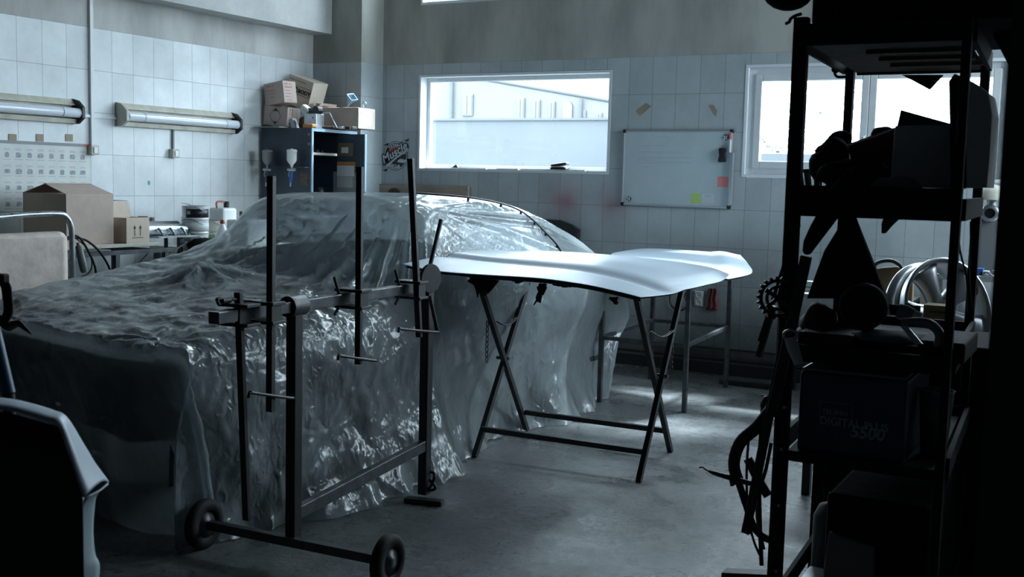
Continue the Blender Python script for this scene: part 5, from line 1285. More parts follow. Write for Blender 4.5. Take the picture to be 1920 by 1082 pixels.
# top: what stands on the uppermost shelf
one('dark_case', MB().bb(RX0+.01, RX1+.16, 2.74, 3.36, 1.885, 2.12), m_shelf, 'large black case filling the top shelf of the rack', 'case', bevel=.012)
one('dark_box', MB().bb(RX0+.02, RX1-.08, 2.76, 3.30, 2.122, 2.35), m_shelf, 'black box above the large case, cut by the top picture edge', 'box', bevel=.01)
t = thing('hanging_sack', 'rounded black bag with a torn strap hanging over the top shelf edge', 'bag', W(1470, 10, y=2.85))
mb = MB(); c = W(1478, -14, y=2.85); mb.lathe((0, 0, 0), [(math.sin(math.pi*i/10)+1e-4, -math.cos(math.pi*i/10)) for i in range(11)], 22)
mb.v = [c+Vector((v.x*.062, v.y*.07, v.z*.045)) for v in mb.v]; build('bag_body', mb, m_cloth, t)
build('strap', MB().tube(cat_rom([W(1503, 26, y=2.84), W(1490, 30, y=2.84), W(1482, 36, y=2.84), W(1480, 41, y=2.84), W(1472, 45, y=2.84)], 5), [.004]*20+[.0015], 6), m_cloth, t)
t = thing('pipe_hook', 'small black valve hook hanging under the top shelf corner', 'hook', W(1566, 135, y=3.3))
build('hook_rod', MB().tube(cat_rom([W(1586, 144, y=3.3), W(1570, 144, y=3.3), W(1565, 136, y=3.3), W(1567, 128, y=3.3)], 5), .004, 6), m_shelf, t)
build('knob', MB().cyl(W(1566, 131, y=3.3)-Vector((0, .01, 0)), W(1566, 131, y=3.3)+Vector((0, .01, 0)), .009, 10), m_shelf, t)
flat_px('hanging_plate', [(1690, 140), (1768, 140), (1742, 168)], 3.40, .02, m_shelf, 'dark triangular plate corner hanging below the top shelf', 'plate')
one('upper_plank', MB().prism([(-.318, 3.0, 1.885), (-.14, 3.0, 1.885), (-.14, 3.0, 1.60), (-.22, 3.0, 1.70)], (0, .05, 0)), m_shelf, 'dark board hanging below the case at the top right of the rack', 'board', bevel=.004)
# second shelf
t = thing('laundry_basket', 'small black plastic basket with round holes at the left of the second shelf', 'basket', W(1533, 345, y=3.12))
o_ = W(1545, 338, y=3.12); o_.z = ZS2
P = []
for k, (r_, h_) in enumerate(((.038, 0), (.045, .04), (.052, .085), (.056, .088), (.056, .094))):
    P.append([o_+Vector((r_*1.3*math.cos(a), r_*math.sin(a), h_)) for a in [2*math.pi*q/24 for q in range(24)]])
mb = MB(); mb.grid(P, close=True); keep = []
for i_, f in enumerate(mb.f): keep.append(not (24 <= i_ < 48 and i_ % 2 == 0))
mb.f = [f for f, k in zip(mb.f, keep) if k]; mb.sm = [True]*len(mb.f)
build('basket_wall', mb, m_black, t, solid=.003); build('basket_base', MB().lathe(o_, [(1e-4, 0), (.04, 0), (.04, .004), (1e-4, .004)], 20), m_black, t)
lump('glove', 1578, 262, 22, 19, 3.05, m_cloth, 'rounded black glove at the top of the pile on the second shelf', 'glove', 1)
lump('cap', 1560, 282, 30, 22, 2.98, m_cloth, 'dark cloth cap below the glove on the second shelf', 'cap', 2)
lump('cloth', 1552, 310, 34, 28, 2.96, m_cloth, 'dark bunched cloth over the basket on the second shelf', 'cloth', 3)
lump('cloth', 1600, 325, 60, 26, 2.90, m_cloth, 'wide dark cloth lying along the second shelf', 'cloth', 4)
lump('cloth', 1634, 276, 14, 14, 3.15, m_cloth, 'small black cloth tip behind the red case', 'cloth', 5)
lump('sponge', 1662, 253, 26, 15, 3.1, m_cloth, 'dark rounded pad on the red case', 'pad', 6)
t = thing('red_case', 'dark red tilted case beside the grey carton on the second shelf', 'case', W(1640, 300, y=2.95))
rp = [W(a, b, y=2.95) for a, b in ((1590, 273), (1678, 242), (1678, 335), (1600, 335))]
build('body', MB().prism(rp, (0, .14, 0)), node_mat('dark_red', (.10, .015, .015), .5), t, bevel=.004)
build('rim', MB().bar(rp[0]+Vector((0, .0, .002)), rp[1]+Vector((0, 0, .002)), .006, .004), m_gsteel, t); build('latch', MB().cyl(W(1676, 250, y=2.947), W(1676, 250, y=2.95)+Vector((0, .004, 0)), .003, 8), m_gsteel, t)
t = thing('grey_carton', 'pale grey open carton standing on the second shelf', 'box', W(1725, 335, y=2.86))
gc = [W(a, b, y=2.86) for a, b in ((1678, 236), (1782, 234), (1788, 354), (1668, 350))]
m_gcard = node_mat('grey_card', (.62, .66, .66), .85, var=.1)
build('body', MB().prism(gc, (0, .24, 0)), m_gcard, t, bevel=.002)
fl = [W(a, b, y=3.08) for a, b in ((1682, 236), (1689, 206), (1784, 232), (1784, 238))]
build('flap', MB().prism(fl, (0, .006, 0)), m_shelf, t)
t = thing('paper_bag', 'tall dark grey paper bag at the right end of the second shelf', 'bag', W(1820, 335, y=2.84))
pb_ = [W(a, b, y=2.80) for a, b in ((1779, 152), (1790, 138), (1812, 148), (1812, 352), (1783, 352))]
build('dark_panel', MB().prism(pb_, (0, .16, 0)), m_shelf, t)
pc_ = [W(a, b, y=2.80) for a, b in ((1812, 148), (1832, 158), (1853, 175), (1860, 215), (1855, 300), (1850, 352), (1812, 352))]
build('pale_panel', MB().prism(pc_, (0, .16, 0)), m_gcard, t)
# long blade-like bar crossing the shelf edge, and a blade tip below
flat_px('curved_guard', [(1625, 302), (1612, 305), (1585, 322), (1560, 350), (1540, 385), (1518, 425), (1506, 452), (1504, 470), (1508, 478), (1516, 478), (1560, 420), (1600, 370), (1650, 330), (1668, 316), (1650, 305)], 2.62, .02, m_cloth, 'long dark curved guard leaning across the front of the second shelf', 'guard', tilt=0)
flat_px('blade_tip', [(1652, 438), (1652, 420), (1656, 408), (1690, 407), (1674, 422), (1660, 438)], 2.76, .008, m_steel, 'pointed dark blade tip hanging below the second shelf', 'blade')
lump('folded_cloth', 1665, 350, 55, 20, 2.74, m_sacking, 'folded grey cloth hanging at the second shelf edge', 'cloth', 8, sq=.5)
# dark cone shaped hood below the shelf
flat_px('dark_hood', [(1586, 404), (1600, 404), (1662, 560), (1512, 560), (1545, 470), (1570, 430)], 3.02, .03, m_cloth, 'large black wedge-shaped cover under the second shelf', 'cover')
t = thing('grinding_disc', 'round black disc standing among the parts on the third shelf', 'disc', W(1617, 620, y=2.78))
dc = W(1617, 576, y=2.78); build('disc', MB().cyl(dc, dc+Vector((0, .03, 0)), .057, 40), m_shelf, t, bevel=.004); build('rim', MB().lathe(dc+Vector((0, -.001, 0)), [(.053, 0), (.058, .0), (.058, .006)], 40, (0, 1, 0)), m_steel, t)
lump('sack', 1535, 600, 34, 30, 2.85, m_wood_d, 'brown crumpled sack left of the black disc', 'sack', 9); lump('sack', 1578, 612, 36, 24, 2.92, m_cloth, 'dark sack behind the black disc', 'sack', 10)
flat_px('torn_card', [(1665, 570), (1690, 574), (1700, 568), (1712, 573), (1726, 574), (1724, 592), (1700, 596), (1668, 590)], 2.95, .01, m_cloth, 'torn black card edge right of the black disc', 'card')
t = thing('angle_tool', 'dark ribbed tool with a pale collar lying on the third shelf', 'tool', W(1700, 595, y=2.82))
a, b, c2 = W(1684, 583, y=2.82), W(1712, 592, y=2.82), W(1727, 597, y=2.82)
build('barrel', MB().tube([a, a.lerp(b, .5), b], [.018, .021, .017], 16), m_grey, t); build('collar', MB().tube([b, c2], .014, 16), m_white, t)
one('bent_tube', MB().tube(cat_rom([W(x, y, y=2.72) for x, y in ((1690, 606), (1725, 604), (1748, 610), (1762, 628), (1758, 650))], 6), .011, 10), m_grey, 'grey curved tube on the third shelf right of the disc', 'tube')
flat_px('steel_strip', [(1688, 612), (1700, 610), (1730, 645), (1716, 646)], 2.70, .004, m_gsteel, 'short slanting steel strip on the third shelf', 'strip', bevel=0)
for k, (x0, x1, y0_, h_) in enumerate(((1495, 1600, 640, 24), (1605, 1720, 655, 14), (1720, 1812, 652, 30))):
    a = W(x0, y0_, y=2.73); b = W(x1, y0_-h_, y=2.73)
    one('dark_bin', MB().bb(a.x, b.x, 2.73, 2.98, ZS3, ZS3+max(.02, (b.z-a.z))), (m_wood_d, m_cloth, m_rust)[k], ('brown flat bin at the left of the third shelf', 'low black tray in the middle of the third shelf', 'dark bin at the right of the third shelf')[k], 'bin', bevel=.005)
lump('tool_roll', 1660, 632, 60, 12, 2.80, m_sacking, 'long grey cloth roll lying across the third shelf', 'cloth', 12)
# welder
t = thing('spot_welder', 'blue box welder lettered DIGITAL PLUS 5500 on the fourth shelf', 'welder', (-.546, 2.87, ZS4))
wx0, wx1 = W(1497, 760, y=2.70).x, W(1700, 760, y=2.70).x; wz1 = W(1600, 705, y=2.70).z
build('case', MB().bb(wx0, wx1, 2.70, 3.04, ZS4, wz1), m_welder, t, bevel=.008)
build('top_cover', MB().bb(wx0+.006, wx1-.006, 2.705, 3.035, wz1, wz1+.008), m_grey, t, bevel=.003)
build('handle', MB().tube(cat_rom([(wx0+.07, 2.80, wz1+.006), (wx0+.09, 2.80, wz1+.015), (wx0+.13, 2.80, wz1+.020), (wx0+.17, 2.80, wz1+.015), (wx0+.19, 2.80, wz1+.006)], 6), .006, 8), m_black, t)
m_wt = node_mat('welder_print', (.30, .38, .42), .6)
def wtxt(s, size, px, py, al='LEFT', **k):
    p = W(px, py, y=2.6985); return build('lettering', text_geo(s, size, p, Xd, Ud, align=al, **k), m_wt, t)
wtxt('DIGITAL PLUS', .0262, 1536, 794, offset=.0006); wtxt('5500', .040, 1658, 827, 'RIGHT', offset=.0012, shear=.12); wtxt('TELWIN', .0165, 1541, 775, offset=.0004)
p0, p1_ = W(1536, 779, y=2.699), W(1599, 759, y=2.699)
lg = [(p0.x, p0.z), (p1_.x, p0.z), (p1_.x, p1_.z), (p0.x, p1_.z)]
fr = MB()
for k in range(4):
    a, b = Vector(lg[k]), Vector(lg[(k+1) % 4]); d = (b-a).normalized(); nr = Vector((-d.y, d.x))*.0006
    fr.add([(v.x, 2.699, v.y) for v in (a-nr, b-nr, b+nr, a+nr)], [(0, 1, 2, 3)])
build('logo_frame', fr, m_wt, t)
for k in range(5):
    a = W(1494+k*7, 812, y=2.6995); b = W(1500+k*7, 792, y=2.6995); build('vent_slot', MB().add([a, a+Vector((.003, 0, 0)), b+Vector((.003, 0, 0)), b], [(0, 1, 2, 3)]), m_black, t)
# right of the welder
a = W(1722, 800, y=2.78); one('grey_tub', MB().lathe((-.375, 2.86, ZS4), [(1e-4, 0), (.030, 0), (.040, .15), (.043, .16), (.038, .16), (.030, .02)], 20), m_sacking, 'grey tapered tub to the right of the welder', 'tub')
# fifth shelf: buckets
one('white_canister', MB().lathe((-.635, 3.02, ZS5), [(1e-4, 0), (.055, 0), (.058, .01), (.058, .17), (.045, .20), (.02, .21), (.02, .235), (1e-4, .235)], 24), m_sacking, 'grey round canister on the lowest visible shelf', 'canister')
one('motor_box', MB().prism([(-.60, 2.715, ZS5), (-.47, 2.715, ZS5), (-.475, 2.715, ZS5+.20), (-.585, 2.715, ZS5+.22)], (0, .02, 0)), m_sacking, 'grey slanted panel in front of the large black bin', 'panel', bevel=.003)
one('steel_tray', MB().bb(RX0+.03, -.625, 2.72, 2.94, ZS5, ZS5+.05), m_steel, 'small open steel tray at the left of the lowest visible shelf', 'tray', bevel=.003)
flat_px('floor_plate', [(1352, 1074), (1440, 1078), (1440, 1090), (1352, 1088)], 3.6, .06, m_dsteel, 'black flat bar at the bottom picture edge beside the rack', 'bar')
# things leaning and hanging on the left of the rack
def rod(name, pts, r_, y, mat, label, cat, n=8, dy=0):
    P = [W(a, b, y=y+dy*i) for i, (a, b) in enumerate(pts)]
    return one(name, MB().tube(cat_rom(P, 5) if len(P) > 2 else P, r_, n), mat, label, cat)
t = thing('chain_wheel', 'black toothed chain wheel with holes hanging on the rack left post', 'chain wheel', W(1458, 600, y=2.95))
cw_ = W(1459, 559, y=2.66); axw = Vector((.45, -.85, .1)).normalized()
x_ = axw.orthogonal().normalized(); y_ = axw.cross(x_)
prof = []
NTH = 22
mb = MB(); vs_ = []
for k in range(NTH*4):
    a = 2*math.pi*k/(NTH*4); ro = .0525 if k % 4 in (1, 2) else .046
    vs_.append((ro, a))
for dz in (-.005, .005):
    mb.v += [cw_+axw*dz+(x_*math.cos(a)+y_*math.sin(a))*ro for ro, a in vs_] + [cw_+axw*dz+(x_*math.cos(a)+y_*math.sin(a))*.038 for ro, a in vs_]
n4 = NTH*4
for k in range(n4):
    k2 = (k+1) % n4
    for f in ((k, k2, n4+k2, n4+k), (2*n4+k, 3*n4+k, 3*n4+k2, 2*n4+k2), (k, 2*n4+k, 2*n4+k2, k2), (n4+k, n4+k2, 3*n4+k2, 3*n4+k)):
        if k % 4 == 0 and f[0] == k and False: continue
        mb.f.append(f); mb.sm.append(False)
build('tooth_ring', mb, m_black, t)
r2 = MB().lathe(cw_-axw*.004, [(.024, 0), (.031, 0), (.031, .008), (.024, .008), (.024, 0)], 40, axw); build('inner_ring', r2, m_black, t)
build('arm', MB().bar(cw_, cw_+Vector((.03, .0, -.02)), .02, .01), m_black, t); build('handle', MB().bar(cw_+Vector((-.01, 0, -.02)), W(1423, 668, y=2.66), .020, .012), m_black, t)
sp = MB()
for k in range(5):
    a = 2*math.pi*k/5; sp.bar(cw_, cw_+(x_*math.cos(a)+y_*math.sin(a))*.036, .010, .006, up=axw)
build('spokes', sp, m_black, t)
one('pry_bar', MB().bar(W(1447, 780, y=2.66), W(1512, 480, y=2.66), .026, .018), m_dsteel, 'broad dark flat bar leaning against the left post of the rack', 'bar', bevel=.003)
one('pry_bar', MB().bar(W(1425, 640, y=2.90), W(1497, 420, y=2.90), .016, .012), m_dsteel, 'thin dark bar leaning left behind the post below the second shelf', 'bar', bevel=.002)
one('stiff_bar', MB().bar(W(1398, 1000, y=2.70), W(1470, 640, y=2.70), .022, .014), m_dsteel, 'long black bar leaning low beside the rack and crossing the hoses', 'bar', bevel=.002)
t = thing('pale_tool', 'pale grey blade-shaped tool hanging on the left post', 'tool', W(1465, 590, y=2.72)); build('blade', MB().prism([W(a, b, y=2.72) for a, b in ((1457, 562), (1473, 566), (1465, 600), (1460, 588))], (0, .008, 0)), m_gsteel, t)
t = thing('white_grip', 'white-handled clamp with a ring end hanging on the rack side', 'clamp', W(1495, 680, y=2.62))
build('grip', MB().tube([W(1481, 634, y=2.62), W(1488, 655, y=2.62), W(1498, 682, y=2.62)], [.013, .014, .011], 12), m_gcard, t); build('ring', MB().tube([W(1482+13*math.cos(a), 628+9*math.sin(a), y=2.62) for a in [k*math.pi/8 for k in range(16)]], .0035, 6, closed=True), m_gsteel, t)
hs = [([(1452, 760), (1420, 800), (1388, 830), (1376, 870), (1385, 905)], .016, 'thick black hose curving left of the rack at knee height'),
      ([(1385, 905), (1400, 950), (1412, 985), (1428, 1005), (1450, 1015)], .010, 'black hose bending under the torch toward the floor'),
      ([(1404, 820), (1400, 880), (1402, 960), (1412, 1010), (1424, 1040)], .0035, 'thin blue-black cable hanging nearest the open floor'),
      ([(1432, 740), (1428, 800), (1424, 870), (1424, 960), (1428, 1060)], .006, 'straight black cable hanging beside the left post'),
      ([(1446, 830), (1436, 880), (1424, 920), (1420, 970), (1432, 1030)], .005, 'thin grey-black cable hanging behind the hoses'),
      ([(1402, 860), (1412, 880), (1422, 900), (1440, 930)], .013, 'short thick black hose crossing behind the torch')]
for k, (pts, r_, lb) in enumerate(hs): rod('hose', pts, r_, 2.72+.03*k, m_rubber, lb, 'hose')
t = thing('welding_torch', 'black torch with a bent pale nozzle pointing left over the open floor', 'torch', W(1370, 895, y=2.70))
build('nozzle', MB().tube(cat_rom([W(1311, 877, y=2.70), W(1317, 876, y=2.70), W(1322, 880, y=2.70), W(1330, 884, y=2.70)], 4), .0022, 8), m_steel, t)
build('barrel', MB().tube([W(1330, 884, y=2.70), W(1345, 889, y=2.70), W(1372, 897, y=2.70), W(1416, 909, y=2.70)], [.004, .006, .007, .007], 10), m_black, t)
build('trigger', MB().bar(W(1372, 899, y=2.70), W(1374, 911, y=2.70), .016, .010), m_black, t, bevel=.002)
rack = bpy.data.objects['shelving_rack']
for k, py in enumerate((762, 840, 945, 1068)):
    p = W(1470-5*k, py, y=2.686)
    c_ = build('cable_clip', MB().bb(p.x-.012, p.x+.010, 2.676, 2.688, p.z-.008, p.z+.004), m_dsteel, rack); build('screw', MB().cyl((p.x+.004, 2.671, p.z), (p.x+.004, 2.677, p.z), .004, 8), m_gsteel, c_)
lump('work_light', 1440, 762, 14, 20, 2.80, m_black, 'black lamp-like lump hanging at the left post above the hoses', 'tool', 21)

# ------------------------------------------------------------------ right back corner behind the rack
t = thing('parts_bench', 'grey steel bench along the back wall under the right window', 'bench', (-.9, 7.9, 0))
zb2 = .93
build('top', MB().bb(-1.15, .6, 7.55, 8.25, zb2, zb2+.035), m_gsteel, t, bevel=.004); legs4(t, -1.13, .58, 7.57, 8.2, zb2, .05, m_gsteel)
t = thing('wooden_crate', 'wooden slatted crate with ropes below the bench edge', 'crate', (-.75, 6.9, 0))
for x in (-.84, -.66):
    for y in (6.6, 7.0): build('post', MB().bb(x-.025, x+.025, y-.02, y+.02, 0, .72), m_wood, t)
for z in (.25, .46, .68): build('slat', MB().bb(-.86, -.62, 6.575, 6.60, z, z+.06), m_wood, t)
for k in range(4): one('rope', MB().tube(cat_rom([(-.70+.02*k, 6.54, .76), (-.705+.025*k, 6.52, .66), (-.72+.02*k, 6.53, .56), (-.69+.02*k, 6.54, .50)], 5), .010, 8), m_paper, ('leftmost', 'second', 'third', 'rightmost')[k]+' of four pale rope strands over the crate', 'rope', 'ropes on the crate')
t = thing('drill_press', 'grey machine with a domed head and a round lens above the right bench', 'machine', (-.74, 7.75, zb2+.035))
q = W(1856, 400, y=7.7)
build('column', MB().bb(q.x-.055, q.x+.065, 7.74, 7.86, zb2+.035, q.z+.0), m_grey, t, bevel=.006)
build('domed_head', MB().lathe((q.x-.0, 7.76, q.z+.085), [(.11, 0), (.10, .05), (.06, .085), (1e-4, .10)], 24), m_lamp, t); build('neck', MB().cyl((q.x, 7.76, q.z+.04), (q.x, 7.76, q.z+.09), .03, 14), m_gsteel, t)
lr = build('lens_ring', MB().lathe((q.x, 7.70, q.z), [(.032, 0), (.052, 0), (.056, .01), (.056, .05), (.032, .05), (.030, .02), (1e-4, .02)], 28, (0, 1, 0)), m_gsteel, t)
build('lens', MB().cyl((q.x, 7.712, q.z), (q.x, 7.716, q.z), .030, 20), m_black, lr)
one('machine_bag', MB().prism([W(a, b, y=7.87) for a, b in ((1852, 362), (1876, 358), (1882, 395), (1880, 470), (1880, 514), (1860, 514))], (0, .08, 0)), m_tube, 'clear plastic bag behind the round lens', 'bag', bevel=.01)
a, b = W(1870, 438, y=7.6), W(1868, 500, y=7.6); one('metal_rod', MB().tube([a, b], .010, 8), m_gsteel, 'upright bright metal rod at the right of the machine', 'rod')
for k, (px, w_, h_, mt, lb) in enumerate(((1832, .07, .045, m_blue, 'small blue box at the left of the right bench'), (1846, .05, .03, m_paper, 'small white box on the right bench'), (1866, .045, .035, m_grey, 'small grey part at the right end of the bench'))):
    p = W(px, 520, y=7.62); one('bench_item', MB().bb(p.x-w_/2, p.x+w_/2, 7.60, 7.67, zb2+.035, zb2+.035+h_), mt, lb, 'part', bevel=.004)
p = W(1856, 520, y=7.60); one('wire_coil', MB().tube([(p.x+.035*math.cos(a), 7.60+.02*math.sin(a), zb2+.05+.012*math.sin(a*2)) for a in [k*math.pi/6 for k in range(12)]], .005, 6, closed=True), m_gsteel, 'coil of pale wire on the right bench', 'wire')
# low table with the bare alloy rim, boxes
t = thing('parts_table', 'low dark table carrying the bare wheel rim behind the rack', 'table', (-.95, 5.7, 0))
zt2 = .60
build('top', MB().bb(-1.32, -.42, 5.35, 6.15, zt2, zt2+.03), m_dsteel, t, bevel=.004); legs4(t, -1.30, -.44, 5.37, 6.13, zt2, .04, m_dsteel)
wc = W(1752, 588, y=5.75); axr = Vector((.74, -.62, .26)).normalized(); Rr = .262
t = thing('wheel_rim', 'large bare silver wheel rim with wide spokes standing tilted behind the rack', 'wheel rim', (wc.x, wc.y, zt2+.03))
prof = [(Rr*.93, -.055), (Rr*1.0, -.05), (Rr*1.0, -.038), (Rr*.95, -.03), (Rr*.93, .0), (Rr*.93, .04), (Rr*.95, .06), (Rr*.95, .08), (Rr*1.0, .09), (Rr*1.0, .102), (Rr*.95, .108), (Rr*.90, .085), (Rr*.86, .03), (Rr*.86, -.04), (Rr*.90, -.05), (Rr*.93, -.055)]
build('barrel', MB().lathe(wc, prof, 64, axr), m_alloy, t)
build('groove', MB().lathe(wc, [(Rr*.935, .004), (Rr*.942, .01), (Rr*.942, .032), (Rr*.935, .038)], 64, axr), m_dsteel, t)
xx = Vector((0, 0, 1)); xx = (xx-axr*xx.dot(axr)).normalized(); yy_ = axr.cross(xx)
for k in range(5):
    a = 2*math.pi*(k+.35)/5; d = xx*math.cos(a)+yy_*math.sin(a); s_ = axr.cross(d)
    g = []
    for i in range(9):
        f = i/8; rr_ = .05+(Rr*.86-.05)*f; wd = .030+.055*f**2.2; hh_ = .075-.03*(1-f)**2
        g.append([wc+d*rr_+s_*(wd*u)+axr*(hh_-.014*abs(u)**2-.012*(abs(u) > .9)) for u in (-1, -.7, -.3, 0, .3, .7, 1)])
    build('spoke', MB().grid(g), m_alloy, t, solid=.022)
build('hub', MB().lathe(wc, [(.065, .02), (.065, .045), (.05, .052), (.03, .045), (.028, .02)], 32, axr), m_alloy, t)
t = thing('yellow_carton', 'small tan carton with dark print in front of the wheel rim', 'box', W(1757, 600, y=5.38))
ya = W(1730, 600, y=5.38); yb2 = W(1784, 575, y=5.38)
build('body', MB().bb(ya.x, yb2.x, 5.38, 5.50, zt2+.03, yb2.z), node_mat('tan_card', (.30, .21, .10), .8), t, bevel=.002)
print_line(t, 8, .016, (ya.x+.03, 5.379, yb2.z-.035), Xd, Ud, m_ink, 40)
a = W(1672, 562, y=5.9)
for k in range(2): one('folded_towel', MB().bb(a.x-.02, a.x+.14, 5.86, 6.02, zt2+.03+.0+.062*k+.14, zt2+.03+.056+.062*k+.14), m_white, ('lower white folded cloth left of the wheel rim', 'upper white folded cloth left of the wheel rim')[k], 'cloth', bevel=.02)
one('cloth_support_box', MB().bb(a.x-.03, a.x+.16, 5.84, 6.04, zt2+.03, zt2+.168), m_dsteel, 'dark box under the two white folded cloths', 'box', bevel=.004)
# brown round-backed case and its black arched hose
q = W(1682, 545, y=7.0)
t = thing('brown_stool', 'brown rounded board with a black arched rim behind the white cloths', 'board', (q.x, 7.0, 0))
pa_ = [W(x, y, y=7.0) for x, y in ((1640, 505), (1655, 502), (1682, 500), (1700, 508), (1712, 525), (1714, 570), (1640, 570))]
build('board', MB().prism([(p.x, p.y, p.z) for p in pa_[:5]]+[(pa_[5].x, 7.0, .0), (pa_[6].x, 7.0, 0)], (0, .05, 0)), node_mat('brown_board', (.17, .11, .055), .7), t, bevel=.004)
build('arched_rim', MB().tube(cat_rom([W(x, y, y=6.98) for x, y in ((1637, 502), (1645, 493), (1660, 489), (1675, 490), (1688, 498), (1694, 508))], 5), .012, 8), m_black, t)
t = thing('small_vice', 'grey-green small machine part on the wall bench seen left of the black cover', 'vice', W(1513, 535, y=7.9))
q = W(1513, 533, y=7.9); build('jaw', MB().bb(q.x-.06, q.x+.06, 7.86, 7.95, q.z-.02, q.z+.025), m_gsteel, t, bevel=.006); build('base', MB().bb(q.x-.09, q.x+.09, 7.84, 7.98, q.z-.05, q.z-.02), m_grey, t)
t = thing('side_table', 'plain steel table against the back wall left of the bench', 'table', (q.x, 7.9, 0)); zq = q.z-.05
build('top', MB().bb(q.x-.16, -1.2, 7.7, 8.2, zq-.025, zq), m_grey, t); legs4(t, q.x-.15, -1.22, 7.72, 8.18, zq-.025, .035, m_dsteel)
for k, (px, py, lb) in enumerate(((1826, 648, 'upper white booklet on the grey stool right of the rack'), (1830, 655, 'lower white booklet on the grey stool right of the rack'))):
    p = W(px, py, y=4.9); one('booklet', MB().box((p.x, 4.9+.02*k, .668-.016*k), (.09, .12, .012), rz=.2*k), m_paper, lb, 'booklet')
t = thing('grey_stool', 'small grey topped stool low to the right of the rack', 'stool', (-.57, 4.9, 0)); xs_ = W(1832, 660, y=4.9).x
build('seat', MB().bb(xs_-.10, xs_+.09, 4.78, 5.06, .615, .640), m_gcard, t, bevel=.004); legs4(t, xs_-.09, xs_+.08, 4.80, 5.04, .615, .025, m_dsteel)
p = W(1862, 800, y=4.4)
one('tool_chest', MB().bb(W(1532, 900, y=3.7).x, -.21, 3.62, 4.15, 0, .80), m_shelf, 'large black tool chest standing on the floor behind the rack', 'chest', bevel=.01)
one('dark_crate', MB().bb(-.60, -.20, 3.66, 4.10, .80, 1.02), m_cloth, 'dark crate lying on the black tool chest behind the rack', 'crate', bevel=.01)
one('storage_bin', MB().bb(-.60, -.355, 2.74, 3.30, ZS5+.0, ZS5+.31), m_cloth, 'large black bin filling the right of the lowest visible shelf', 'bin', bevel=.012)
one('floor_bin', MB().bb(-.69, -.20, 2.78, 3.36, 0, .39), m_cloth, 'black bin on the floor under the lowest rack shelf', 'bin', bevel=.012)
q = W(1848, 806, y=3.95); lump('rubber_glove', 1856, 772, 12, 20, 3.9, m_sacking, 'pale glove-like lump low at the right beside the chest', 'glove', 31)
for k in range(2): rod('wire', [(1795+25*k, 415), (1800+20*k, 470), (1812+8*k, 520), (1815+10*k, 585)], .0025, 3.0+.1*k, m_black, ('thin black wire hanging left of the right rack post', 'thin black wire hanging between the right rack posts')[k], 'wire')

# ------------------------------------------------------------------ left foreground: loose wing panel, blue stand, cable
def WF(px, py, d):    # point at distance d along the view axis
    v = _f + CR*((px-960)/FPX) - CU*((py-541)/FPX); return EYE+v*d
t = thing('car_wing', 'loose pale blue-grey car wing panel standing in the dark left foreground', 'car wing', Vector((WF(90, 1000, 1.9).x, WF(90, 1000, 1.9).y, 0)))
A = [(-120, 752), (0, 757), (60, 768), (100, 781), (122, 795), (150, 830), (178, 872), (202, 905)]
B = [(-120, 764), (0, 768), (55, 780), (88, 790), (110, 798), (128, 845), (142, 890), (156, 932)]
ca1 = cat_rom([WF(x, y, 2.02) for x, y in A], 6); cb1 = cat_rom([WF(x, y, 1.86) for x, y in B], 6)
g = []
for k in range(7):
    f = k/6; bow = math.sin(math.pi*f)*.012
    g.append([a.lerp(b, f)+CU*bow+CR*bow*.5 for a, b in zip(ca1, cb1)])
build('outer_skin', MB().grid(g), node_mat('wing_primer', (.50, .60, .70), .40), t, solid=.003)
m_wing_in = node_mat('wing_inner_dark', (.020, .024, .026), .6)
face = []
for k in range(6):
    f = k/5; face.append([p.lerp(Vector((p.x*.99, p.y*.99, .40)), f)+Vector((0, 0, -.004)) for p in cb1])
build('inner_face', MB().grid(face), m_wing_in, t, solid=.003)
C1 = [(202, 905), (180, 925), (174, 955), (172, 1000), (176, 1040), (184, 1060), (182, 1100), (180, 1160)]
C2 = [(156, 932), (150, 945), (135, 975), (125, 1010), (120, 1040), (112, 1075), (108, 1110), (105, 1160)]
C3 = [(150, 936), (128, 960), (108, 985), (96, 1020), (88, 1060), (80, 1080), (75, 1110), (70, 1160)]
l1 = cat_rom([WF(x, y, 2.02) for x, y in C1], 5); l2 = cat_rom([WF(x, y, 1.90) for x, y in C2], 5); l3 = cat_rom([WF(x, y, 1.88) for x, y in C3], 5)
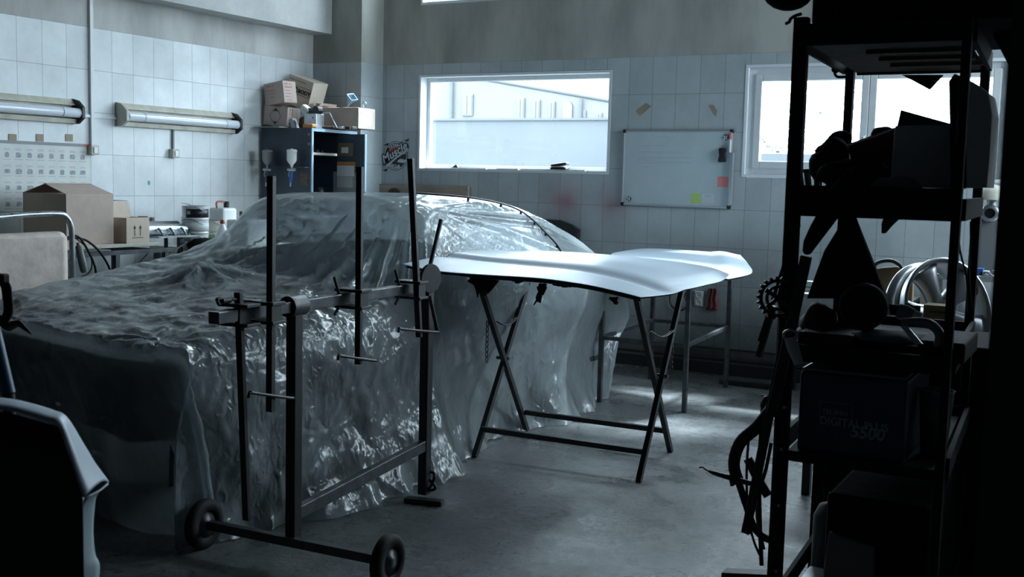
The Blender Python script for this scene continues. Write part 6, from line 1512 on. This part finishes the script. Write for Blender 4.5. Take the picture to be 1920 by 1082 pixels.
g = [[a.lerp(b, k/5)+CR*.006*math.sin(math.pi*k/5) for a, b in zip(l1, l2)] for k in range(6)]
m_wl = node_mat('wing_lower', (.30, .38, .42), .5)
fo = build('lower_flange', MB().grid(g), m_wl, t, solid=.003)
build('folded_rib', MB().grid([[a.lerp(b, k/4) for a, b in zip(l2, l3)] for k in range(5)]), m_wl, t, solid=.003)
hp = WF(144, 1034, 1.93); build('mount_hole', MB().cyl(hp-_f*.008, hp+_f*.004, .008, 14), m_black, fo)
t = thing('wing_stand', 'dark low stand under the loose wing at the left picture edge', 'stand', Vector((WF(90, 1000, 1.9).x, WF(90, 1000, 1.9).y, 0)))
c0 = WF(20, 1100, 1.93); build('block', MB().box((c0.x, c0.y, .19), (.45, .10, .38), rz=-YAW), m_shelf, t, bevel=.01)
t = thing('blue_stand', 'dark blue tube stand leaning at the left picture edge', 'stand', WF(-10, 760, 2.6))
build('blue_tube', MB().tube([WF(-14, 610, 2.6), WF(16, 738, 2.6)], .016, 12), m_blue if False else node_mat('dark_blue_paint', (.03, .09, .17), .4), t)
build('black_head', MB().bar(WF(-20, 578, 2.6), WF(20, 612, 2.6), .030, .022), m_black, t, bevel=.004)
lg = WF(16, 738, 2.6); build('leg', MB().tube([lg, (lg.x+.06, lg.y-.02, .0)], .014, 10), m_black, t)
build('lever', MB().tube([WF(16, 612, 2.6), WF(36, 606, 2.58), WF(58, 626, 2.56)], [.012, .008, .002], 8), m_black, t)
for k, (dx, lb) in enumerate(((0, 'innermost black cable loop at the left picture edge'), (6, 'middle black cable loop at the left picture edge'), (11, 'outermost black cable loop at the left picture edge'))):
    one('cable_loop', MB().tube(cat_rom([WF(-20, 520-2*k, 2.55), WF(2+dx, 530, 2.55), WF(9+dx, 560, 2.55), WF(10+dx, 585, 2.55), WF(2+dx, 602, 2.55)], 6), .005, 8), m_rubber, lb, 'cable')
e0 = WF(4, 522, 2.55); one('cable_plug', MB().box(e0, (.03, .02, .022)), m_black, 'black plug at the top of the cable loops', 'plug', bevel=.004)
